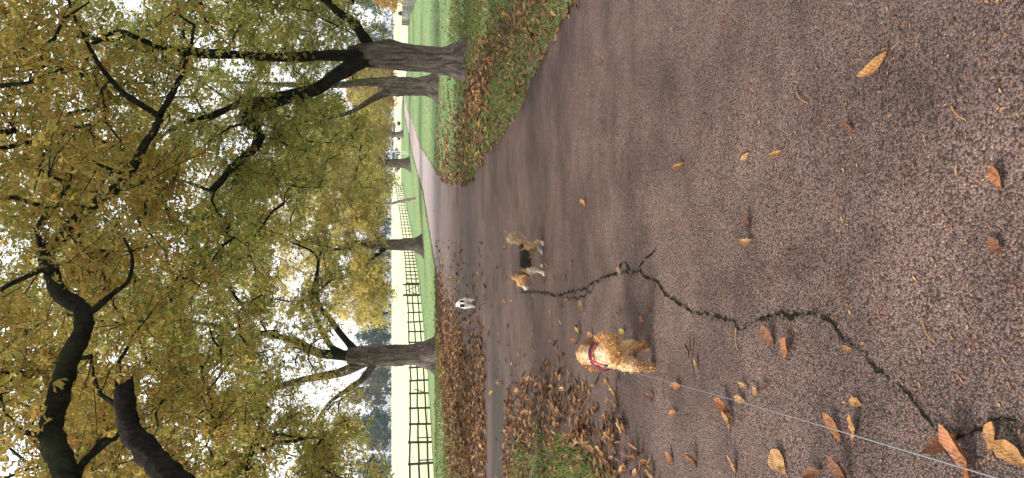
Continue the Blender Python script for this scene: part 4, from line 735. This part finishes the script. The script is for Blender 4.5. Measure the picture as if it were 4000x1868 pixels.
# ---------------------------------------------------------------- grass blades
def blades(n, box, dens, h, pal, label, seed, cond):
    r = np.random.default_rng(seed); x = r.uniform(box[0], box[1], n); y = box[2] + (box[3] - box[2]) * r.random(n) ** 1.5; s = edge_sd(x, y); ok = cond(x, y, s) & (r.random(n) < dens(x, y, s)); x, y, s = x[ok], y[ok], s[ok]
    z = ground_z(x, y, s); k = len(x); a = r.random(k) * 6.28; hh = h * r.uniform(.5, 1.3, k); w = r.uniform(.0025, .005, k) * (1 + y / 8); ln = r.normal(size=(k, 2)) * .5 * hh[:, None]
    b = np.stack([x, y, z - .005], 1); sd_ = np.stack([np.cos(a) * w, np.sin(a) * w, np.zeros(k)], 1); mid = b + np.stack([ln[:, 0] * .3, ln[:, 1] * .3, hh * .6], 1); tp = b + np.stack([ln[:, 0], ln[:, 1], hh], 1)
    V = np.stack([b - sd_, b + sd_, mid + sd_ * .7, mid - sd_ * .7, tp], 1).reshape(-1, 3); i = (np.arange(k) * 5)[:, None]
    global RNG
    RNG = r; C = np.repeat(palette(k, pal), 5, 0)
    tag(link('grass', mesh_np('grass', V, [i + np.array([[0, 1, 2, 3]]), i + np.array([[3, 2, 4]])], M['grass'], False, C)), label, 'grass', kind='stuff')
GP = [(3, (.115, .19, .045)), (2, (.15, .22, .058)), (2.4, (.20, .21, .065)), (2, (.28, .24, .10)), (.8, (.08, .13, .03))]
blades(150000, (1.0, 6.5, 4, 24), lambda x, y, s: (.12 + .6 * (vnoise(x, y, 1.3, 41) > -.05)) * (1 - .85 * np.exp(-((x - 2.8) / .5) ** 2)) * sm(24, 13, y), .055, GP, 'green grass of the right bank growing through fallen leaves', 51, lambda x, y, s: (s > .01) & (x > 1))
blades(60000, (-5, -1.2, 3.4, 11), lambda x, y, s: .15 + .85 * (vnoise(x, y, 1.6, 43) > -.1), .06, GP, 'mossy grass of the island beside the near left tarmac', 52, lambda x, y, s: (s > .06) & (x < -1.2))
blades(60000, (-9, -1.5, 12.5, 30), lambda x, y, s: .25 + .75 * (vnoise(x, y, .8, 44) > 0), .06, GP, 'grass strip between the leaf drift and the fence', 53, lambda x, y, s: (s > .2) & (x < -1))

# ---------------------------------------------------------------- dogs
def capsule(a, b, ra, rb, k=10):
    a = np.array(a, float); b = np.array(b, float); t = b - a; L_ = np.linalg.norm(t); t = t / (L_ + 1e-9); out = []
    for i in range(5): th = -math.pi / 2 + i * math.pi / 8; out.append((a + t * ra * math.sin(th), max(.0006, ra * math.cos(th))))
    for i in range(5): th = i * math.pi / 8; out.append((b + t * rb * math.sin(th), max(.0006, rb * math.cos(th))))
    return tube([p for p, _ in out], [r for _, r in out], k, 0, False)
def blob_body(name, caps, voxel, colour, mat, parent, lump=0, smooth=4, lumps=55):
    """one continuous skin grown round a skeleton of tapered limbs"""
    V, F = join([capsule(*c) for c in caps]); me = mesh_np(name + '_src', V, F); o = bpy.data.objects.new(name + '_src', me); COL.objects.link(o)
    # close the ends first
    bm = bmesh.new(); bm.from_mesh(me); bmesh.ops.holes_fill(bm, edges=[e for e in bm.edges if e.is_boundary], sides=0); bm.to_mesh(me); bm.free()
    m = o.modifiers.new('r', 'REMESH'); m.mode = 'VOXEL'; m.voxel_size = voxel
    m2 = o.modifiers.new('s', 'SMOOTH'); m2.iterations = smooth; m2.factor = .5
    dg = bpy.context.evaluated_depsgraph_get(); dg.update(); out = bpy.data.meshes.new_from_object(o.evaluated_get(dg)); bpy.data.objects.remove(o)
    n = len(out.vertices); P = np.zeros(n * 3); out.vertices.foreach_get('co', P); P = P.reshape(-1, 3); NN = np.zeros(n * 3); out.vertices.foreach_get('normal', NN); NN = NN.reshape(-1, 3)
    if lump:
        d = np.array([mnoise.noise(tuple(p * lumps)) + .6 * mnoise.noise(tuple(p * lumps * 2.1 + 3)) for p in P]); P = P + NN * (d * lump)[:, None]; out.vertices.foreach_set('co', P.ravel())
    c = np.ones((n, 4), np.float32); c[:, :3] = colour(P, NN); a = out.color_attributes.new('col', 'FLOAT_COLOR', 'POINT'); a.data.foreach_set('color', c.ravel())
    out.polygons.foreach_set('use_smooth', np.ones(len(out.polygons), bool)); out.materials.clear(); out.materials.append(mat); out.update(); out.name = name
    ob = link(name, out, parent); return ob, P, NN, c[:, :3]
def fur(parent, P, NN, C, n, length, width, flow, seed, curl=.5, name='fur', lenf=None):
    r = np.random.default_rng(seed); i = r.integers(0, len(P), n); p = P[i] + r.normal(size=(n, 3)) * .002; nn = NN[i]; L_ = length * r.uniform(.5, 1.2, n)
    if lenf is not None: L_ = L_ * lenf(p)
    d = nn * .55 + np.array(flow) + r.normal(size=(n, 3)) * curl; d /= np.linalg.norm(d, axis=1)[:, None]; side = np.cross(d, nn + r.normal(size=(n, 3)) * .3); side /= np.linalg.norm(side, axis=1)[:, None] + 1e-9
    w = width * r.uniform(.6, 1.3, n); b = p - nn * .003; mid = b + (nn * .5 + d * .5) * (L_ * .55)[:, None]; tp = mid + d * (L_ * .5)[:, None] + r.normal(size=(n, 3)) * (curl * .25 * length)
    V = np.stack([b - side * w[:, None], b + side * w[:, None], mid + side * w[:, None] * .8, mid - side * w[:, None] * .8, tp], 1).reshape(-1, 3); k = (np.arange(n) * 5)[:, None]
    cc = np.clip(C[i] * r.uniform(.7, 1.28, (n, 1)), 0, 1)
    o = link(name, mesh_np(name, V, [k + np.array([[0, 1, 2, 3]]), k + np.array([[3, 2, 4]])], M['furblade'], True, np.repeat(cc, 5, 0)), parent); o['kind'] = 'stuff'; return o
def ball(name, loc, r, mat, parent, sc=(1, 1, 1)):
    bm = bmesh.new(); bmesh.ops.create_uvsphere(bm, u_segments=12, v_segments=8, radius=r); me = bpy.data.meshes.new(name); bm.to_mesh(me); bm.free()
    for p in me.polygons: p.use_smooth = True
    me.materials.append(mat); o = link(name, me, parent); o.location = loc; o.scale = sc; return o
def band(name, c, t, ra, rb, width, thick, mat, parent, a0=0, a1=2 * math.pi, up=(0, 0, 1), n=30):
    """webbing that goes round a body: an elliptical ring about axis t"""
    c = Vector(c); t = Vector(t).normalized(); u = t.cross(Vector(up)).normalized(); w = u.cross(t).normalized(); V = []; F = []
    for i in range(n + 1):
        a = a0 + (a1 - a0) * i / n; d = u * math.cos(a) * ra + w * math.sin(a) * rb; dn = d.normalized()
        for s, q in ((-1, 0), (1, 0), (1, 1), (-1, 1)): V.append(tuple(c + d + t * s * width / 2 + dn * q * thick))
        if i:
            for j in range(4): F.append((4 * i - 4 + j, 4 * i - 4 + (j + 1) % 4, 4 * i + (j + 1) % 4, 4 * i + j))
    return link(name, mesh_np(name, V, np.array(F), mat, False), parent)

# --- apricot curly dog, seen from behind, walking away (local +Y is forward)
pd = empty('dog', (-.695, 4.41, road_z(-.7, 4.4)), R(7)); pd.scale = (.9, .94, .93); tag(pd, 'curly apricot dog in a red harness walking away on the grey cord', 'dog')
caps = [((0, .02, .218), (0, .16, .214), .078, .080), ((0, .16, .214), (0, .34, .222), .080, .084), ((0, .34, .215), (0, .40, .25), .085, .070), ((0, .38, .25), (.0, .44, .305), .066, .066), ((0, .44, .305), (0, .47, .315), .074, .070), ((0, .47, .30), (0, .55, .27), .052, .034),
        ((-.045, .03, .18), (-.062, -.01, .125), .058, .040), ((-.062, -.01, .125), (-.070, -.045, .075), .036, .026), ((-.070, -.045, .075), (-.072, -.03, .02), .026, .025), ((-.072, -.03, .018), (-.072, .0, .016), .025, .022),
        ((.045, .06, .18), (.062, .06, .12), .056, .040), ((.062, .06, .12), (.064, .03, .085), .034, .026), ((.064, .03, .085), (.062, .07, .022), .026, .025), ((.062, .07, .02), (.062, .10, .016), .025, .022),
        ((-.05, .33, .17), (-.055, .34, .09), .050, .036), ((-.055, .34, .09), (-.055, .36, .022), .034, .030), ((.05, .34, .17), (.055, .31, .09), .050, .036), ((.055, .31, .09), (.055, .29, .022), .034, .030),
        # ears
        ((-.062, .45, .325), (-.088, .455, .275), .030, .032), ((-.088, .455, .275), (-.095, .46, .235), .032, .022), ((.062, .45, .325), (.088, .455, .275), .030, .032), ((.088, .455, .275), (.095, .46, .235), .032, .022),
        # plumed tail, carried up and over to the right
        ((.005, -.045, .235), (.045, -.065, .262), .026, .034), ((.045, -.065, .262), (.092, -.06, .280), .034, .044), ((.092, -.06, .280), (.118, -.04, .325), .038, .026), ((.118, -.04, .325), (.124, -.02, .375), .020, .007)]
def pcol(P, Nn):
    base = np.tile(np.array((.62, .42, .23)), (len(P), 1)); v = np.array([mnoise.noise(tuple(p * 16)) + .7 * mnoise.noise(tuple(p * 45)) for p in P])[:, None]
    base = base * (1 + .28 * v); pale = sm(.16, .26, P[:, 2]) * sm(.02, .10, P[:, 1]) * sm(.42, .36, P[:, 1]); base = base * (1 - pale[:, None]) + np.array((.72, .54, .36)) * (1 + .2 * v) * pale[:, None]
    leg = sm(.17, .08, P[:, 2]); base = base * (1 - .8 * leg[:, None]) + np.array((.38, .18, .075)) * .8 * leg[:, None]
    ear = (np.abs(P[:, 0]) > .068) & (P[:, 1] > .41); base[ear] = np.array((.30, .135, .055)) * (1 + .25 * v[ear]); head = (P[:, 1] > .40) & ~ear; base[head] = np.array((.58, .36, .18)) * (1 + .3 * v[head])
    tail = (P[:, 1] < -.03) & (P[:, 2] > .2); base[tail] = np.array((.68, .42, .19)) * (1 + .2 * v[tail]); return np.clip(base, .01, 1)
b, P_, N_, C_ = blob_body('body', caps, .0068, pcol, M['fur'], pd, .0075, 3, 58)
fur(pd, P_, N_, C_, 18000, .010, .0030, (0, -.05, -.15), 71, .8)
tl = (P_[:, 1] < -.025) & (P_[:, 2] > .215); lg = P_[:, 2] < .15
fur(pd, P_[tl], N_[tl], C_[tl], 2600, .028, .0032, (.3, .1, .35), 72, .3, 'tail_plume'); fur(pd, P_[lg], N_[lg], C_[lg], 4500, .020, .0035, (0, -.15, -.8), 73, .35, 'leg_feathering')
ball('nose', (0, .585, .268), .014, M['nose'], pd); ball('eye', (-.03, .53, .315), .009, M['eye'], pd); ball('eye', (.03, .53, .315), .009, M['eye'], pd)
hn = band('harness', (0, .325, .218), (0, 1, .12), .103, .103, .030, .006, M['red'], pd)
band('strap', (0, .352, .228), (-.10, 1, .30), .104, .100, .026, .010, M['black'], hn); band('strap', (0, .22, .207), (0, 1, 0), .101, .101, .022, .005, M['black'], hn, math.pi * 1.08, math.pi * 1.92)
V, F = join([tube(*catmull([(-.03, .33, .325), (-.045, .25, .312), (-.055, .16, .300), (-.062, .07, .288)], [.006, .006, .006, .007], 5), 8), ]); link('lead_tab', mesh_np('lead_tab', V, F, M['red'], True), hn)
ball('buckle', (-.028, .335, .327), .012, M['metal'], hn, (1.4, 1, .5)); ball('buckle', (-.09, .338, .275), .011, M['metal'], hn, (.6, 1, 1.4)); ball('clip', (-.064, .065, .288), .012, M['black'], hn, (1, 1.6, 1))

# cord from the harness to the walker's hand, out of the picture on the near left
mw = Matrix.Translation(pd.location) @ Matrix.Rotation(R(7), 4, 'Z') @ Matrix.Diagonal((.9, .94, .93, 1)); st = np.array(mw @ Vector((-.064, .06, .288))); en = np.array((-.336, .90, .65))
pts = [st + (en - st) * t - np.array([0, 0, .03 * math.sin(math.pi * t)]) for t in np.linspace(0, 1, 60)]; pts += [en + np.array([.01, -.15, .05]), en + np.array([.03, -.35, .12])]
V, F = tube(pts, [.0011 + .0004 * (i > 46) for i in range(62)], 8); tag(link('dog_lead', mesh_np('dog_lead', V, F, M['cord'], True)), 'thin grey cord running from the harness towards the nearest corner', 'dog lead')

# --- small black-backed sandy dog in profile, head to the left, tail up
cd = empty('dog', (-.21, 7.83, road_z(-.21, 7.83)), R(100)); tag(cd, 'sandy dog with a black saddle and raised bushy tail crossing the tarmac', 'dog')
caps = [((0, -.11, .185), (0, .0, .18), .062, .060), ((0, .0, .18), (0, .11, .185), .062, .068), ((0, .12, .19), (0, .19, .225), .058, .044), ((0, .20, .235), (0, .235, .245), .054, .050), ((0, .235, .232), (0, .305, .195), .034, .020),
        ((-.024, .20, .28), (-.036, .188, .342), .024, .007), ((.024, .20, .28), (.036, .188, .342), .024, .007),
        ((-.03, -.12, .17), (-.035, -.13, .11), .046, .028), ((-.035, -.13, .11), (-.035, -.185, .07), .024, .017), ((-.035, -.185, .07), (-.035, -.17, .012), .015, .014), ((-.035, -.17, .012), (-.035, -.145, .010), .014, .012),
        ((.03, -.11, .17), (.035, -.09, .11), .046, .028), ((.035, -.09, .11), (.035, -.13, .065), .023, .017), ((.035, -.13, .065), (.035, -.085, .012), .015, .014), ((.035, -.085, .012), (.035, -.06, .010), .014, .012),
        ((-.032, .115, .16), (-.034, .12, .085), .036, .020), ((-.034, .12, .085), (-.034, .15, .014), .017, .014), ((-.034, .15, .012), (-.034, .172, .011), .014, .012), ((.032, .12, .16), (.034, .10, .085), .036, .020), ((.034, .10, .085), (.034, .055, .035), .017, .014), ((.034, .055, .03), (.034, .07, .012), .013, .012),
        ((0, -.16, .205), (0, -.21, .235), .022, .026), ((0, -.21, .235), (0, -.225, .29), .030, .032), ((0, -.225, .29), (0, -.205, .345), .030, .012)]
def ccol(P, Nn):
    v = np.array([mnoise.noise(tuple(p * 22)) + .8 * mnoise.noise(tuple(p * 70)) for p in P]); c = np.tile(np.array((.54, .32, .145)), (len(P), 1)) * (1 + .3 * v[:, None])
    def put(mask, col): c[mask] = np.array(col) * (1 + .25 * v[mask][:, None])
    put((P[:, 2] < .145 + .02 * v) & (np.abs(P[:, 1]) < .15), (.52, .38, .24)); put((P[:, 2] < .035), (.64, .56, .48))
    put((P[:, 2] > .155 + .03 * v) & (P[:, 1] > -.095 + .025 * v) & (P[:, 1] < .12 + .04 * v), (.10, .062, .045)); put((P[:, 2] > .175 + .03 * v) & (P[:, 1] > -.075 + .03 * v) & (P[:, 1] < .105 + .04 * v), (.035, .027, .024)); put((P[:, 2] > .215) & (P[:, 1] > -.16) & (P[:, 1] < -.10), (.07, .04, .03))
    put((P[:, 1] < -.175) & (P[:, 2] > .19), (.60, .46, .30)); put((P[:, 1] < -.15) & (P[:, 2] < .19) & (P[:, 2] > .12), (.60, .50, .42)); put((P[:, 1] > .285), (.66, .60, .55)); put((P[:, 1] > .10) & (P[:, 1] < .165) & (P[:, 2] < .20), (.62, .52, .40)); put((P[:, 1] > .155) & (P[:, 1] < .175) & (P[:, 2] > .2), (.10, .055, .03)); return np.clip(c, .01, 1)
b, P_, N_, C_ = blob_body('body', caps, .006, ccol, M['fur'], cd, .003, 3, 60)
fur(cd, P_, N_, C_, 12000, .028, .0024, (0, -.55, -.55), 74, .38, lenf=lambda p: np.where(p[:, 2] < .11, .35, np.where(p[:, 1] > .2, .35, 1.0)))
tl = (P_[:, 1] < -.17) & (P_[:, 2] > .2); fur(cd, P_[tl], N_[tl], C_[tl], 2000, .045, .0026, (0, -.3, .30), 75, .35, 'tail_plume')
ball('nose', (0, .322, .192), .010, M['nose'], cd); ball('eye', (-.034, .263, .255), .008, M['eye'], cd); ball('eye', (.034, .263, .255), .008, M['eye'], cd); band('collar', (0, .155, .208), (0, 1, .5), .058, .058, .014, .004, M['black'], cd)

# --- white terrier with black rump patches, farther off, walking away
wd = empty('dog', (-1.25, 14.9, road_z(-1.25, 14.9)), R(6)); tag(wd, 'small white dog with black rump patches walking away in the distance', 'dog')
caps = [((0, .02, .245), (0, .18, .235), .088, .084), ((0, .18, .235), (0, .36, .24), .084, .088), ((0, .36, .255), (0, .46, .30), .066, .055), ((0, .46, .30), (0, .52, .305), .056, .046), ((0, .52, .295), (0, .60, .27), .032, .022), ((-.04, .47, .345), (-.055, .49, .325), .018, .012), ((.04, .47, .345), (.055, .49, .325), .018, .012),
        ((-.05, .02, .20), (-.062, .02, .13), .062, .038), ((-.062, .02, .13), (-.064, -.02, .085), .030, .021), ((-.064, -.02, .085), (-.066, .01, .016), .020, .018), ((-.066, .01, .016), (-.066, .035, .014), .018, .015), ((.05, .04, .20), (.064, .07, .13), .062, .036), ((.064, .07, .13), (.066, .04, .085), .030, .021), ((.066, .04, .085), (.066, .09, .016), .020, .018), ((.066, .09, .016), (.066, .115, .014), .018, .015),
        ((-.05, .34, .19), (-.055, .33, .10), .045, .026), ((-.055, .33, .10), (-.03, .30, .016), .022, .018), ((.05, .35, .19), (.055, .36, .10), .045, .026), ((.055, .36, .10), (.05, .40, .016), .022, .018), ((0, -.055, .275), (.006, -.085, .235), .020, .017), ((.006, -.085, .235), (.004, -.09, .19), .016, .008)]
def wcol(P, Nn):
    v = np.array([mnoise.noise(tuple(p * 20)) for p in P]); c = np.tile(np.array((.90, .89, .89)), (len(P), 1)) * (1 + .05 * v[:, None])
    patch = (P[:, 1] < .03) & (P[:, 2] > .225 + .02 * v) & (P[:, 2] < .305) & (((P[:, 0] < -.016) & (P[:, 0] > -.075)) | ((P[:, 0] > .02) & (P[:, 0] < .058))); tailm = (P[:, 1] < -.07) ; patch &= ~tailm; c[patch] = (.02, .02, .022); c[(P[:, 1] > .44) & (P[:, 0] > .015)] = (.03, .03, .03); return np.clip(c, .01, 1)
b, P_, N_, C_ = blob_body('body', caps, .0085, wcol, M['fur'], wd, .002, 4, 60); fur(wd, P_, N_, C_, 3500, .012, .003, (0, -.4, -.3), 76, .3)
ball('nose', (0, .62, .272), .011, M['nose'], wd); ball('eye', (-.03, .555, .315), .008, M['eye'], wd); ball('eye', (.03, .555, .315), .008, M['eye'], wd)

# --- black cow grazing far behind the right-hand fence
cw = empty('cow', (43.6, 150, tz(43.6, 150)), R(-8)); tag(cw, 'black cow seen end on behind the far grey fence', 'cow')
caps = [((0, -.5, 1.0), (0, .1, .95), .32, .36), ((0, .1, .95), (0, .7, 1.0), .36, .30), ((0, .8, 1.0), (0, 1.2, .75), .2, .15), ((0, 1.2, .75), (0, 1.45, .35), .15, .09), ((-.12, 1.2, .85), (-.25, 1.15, .85), .05, .04), ((.12, 1.2, .85), (.25, 1.15, .85), .05, .04)]
for sx_ in (-.2, .2):
    caps += [((sx_, -.5, .85), (sx_, -.6, .45), .2, .1), ((sx_, -.6, .45), (sx_, -.5, .05), .08, .07), ((sx_, .6, .8), (sx_, .6, .4), .16, .09), ((sx_, .6, .4), (sx_, .6, .05), .08, .07)]
caps += [((0, -.8, 1.15), (0, -.88, .6), .035, .03)]
blob_body('body', caps, .04, lambda P, Nn: np.tile(np.array((.015, .015, .018)), (len(P), 1)), M['fur'], cw, 0, 3)

# ---------------------------------------------------------------- thin autumn haze
hz = bpy.data.materials.new('haze'); hz.use_nodes = True; hn_ = hz.node_tree.nodes; hn_.clear(); ho = hn_.new('ShaderNodeOutputMaterial'); hv = hn_.new('ShaderNodeVolumePrincipled')
hv.inputs['Color'].default_value = (.75, .86, .93, 1); hv.inputs['Density'].default_value = .00028; hz.node_tree.links.new(hv.outputs[0], ho.inputs['Volume'])
me = bpy.data.meshes.new('haze'); x0, x1, y0, y1, z0, z1 = -950, 950, -170, 1700, -7, 24
me.from_pydata([(a, b, c) for c in (z0, z1) for b in (y0, y1) for a in (x0, x1)], [], [(0, 2, 3, 1), (4, 5, 7, 6), (0, 1, 5, 4), (2, 6, 7, 3), (0, 4, 6, 2), (1, 3, 7, 5)]); me.materials.append(hz); me.update()
tag(link('haze', me), 'thin pale autumn haze in the air', 'haze', kind='stuff')
print('TRIS', sum(sum(len(p.vertices) - 2 for p in m_.polygons) if len(m_.polygons) < 20000 else len(m_.loops) - 2 * len(m_.polygons) for m_ in bpy.data.meshes))
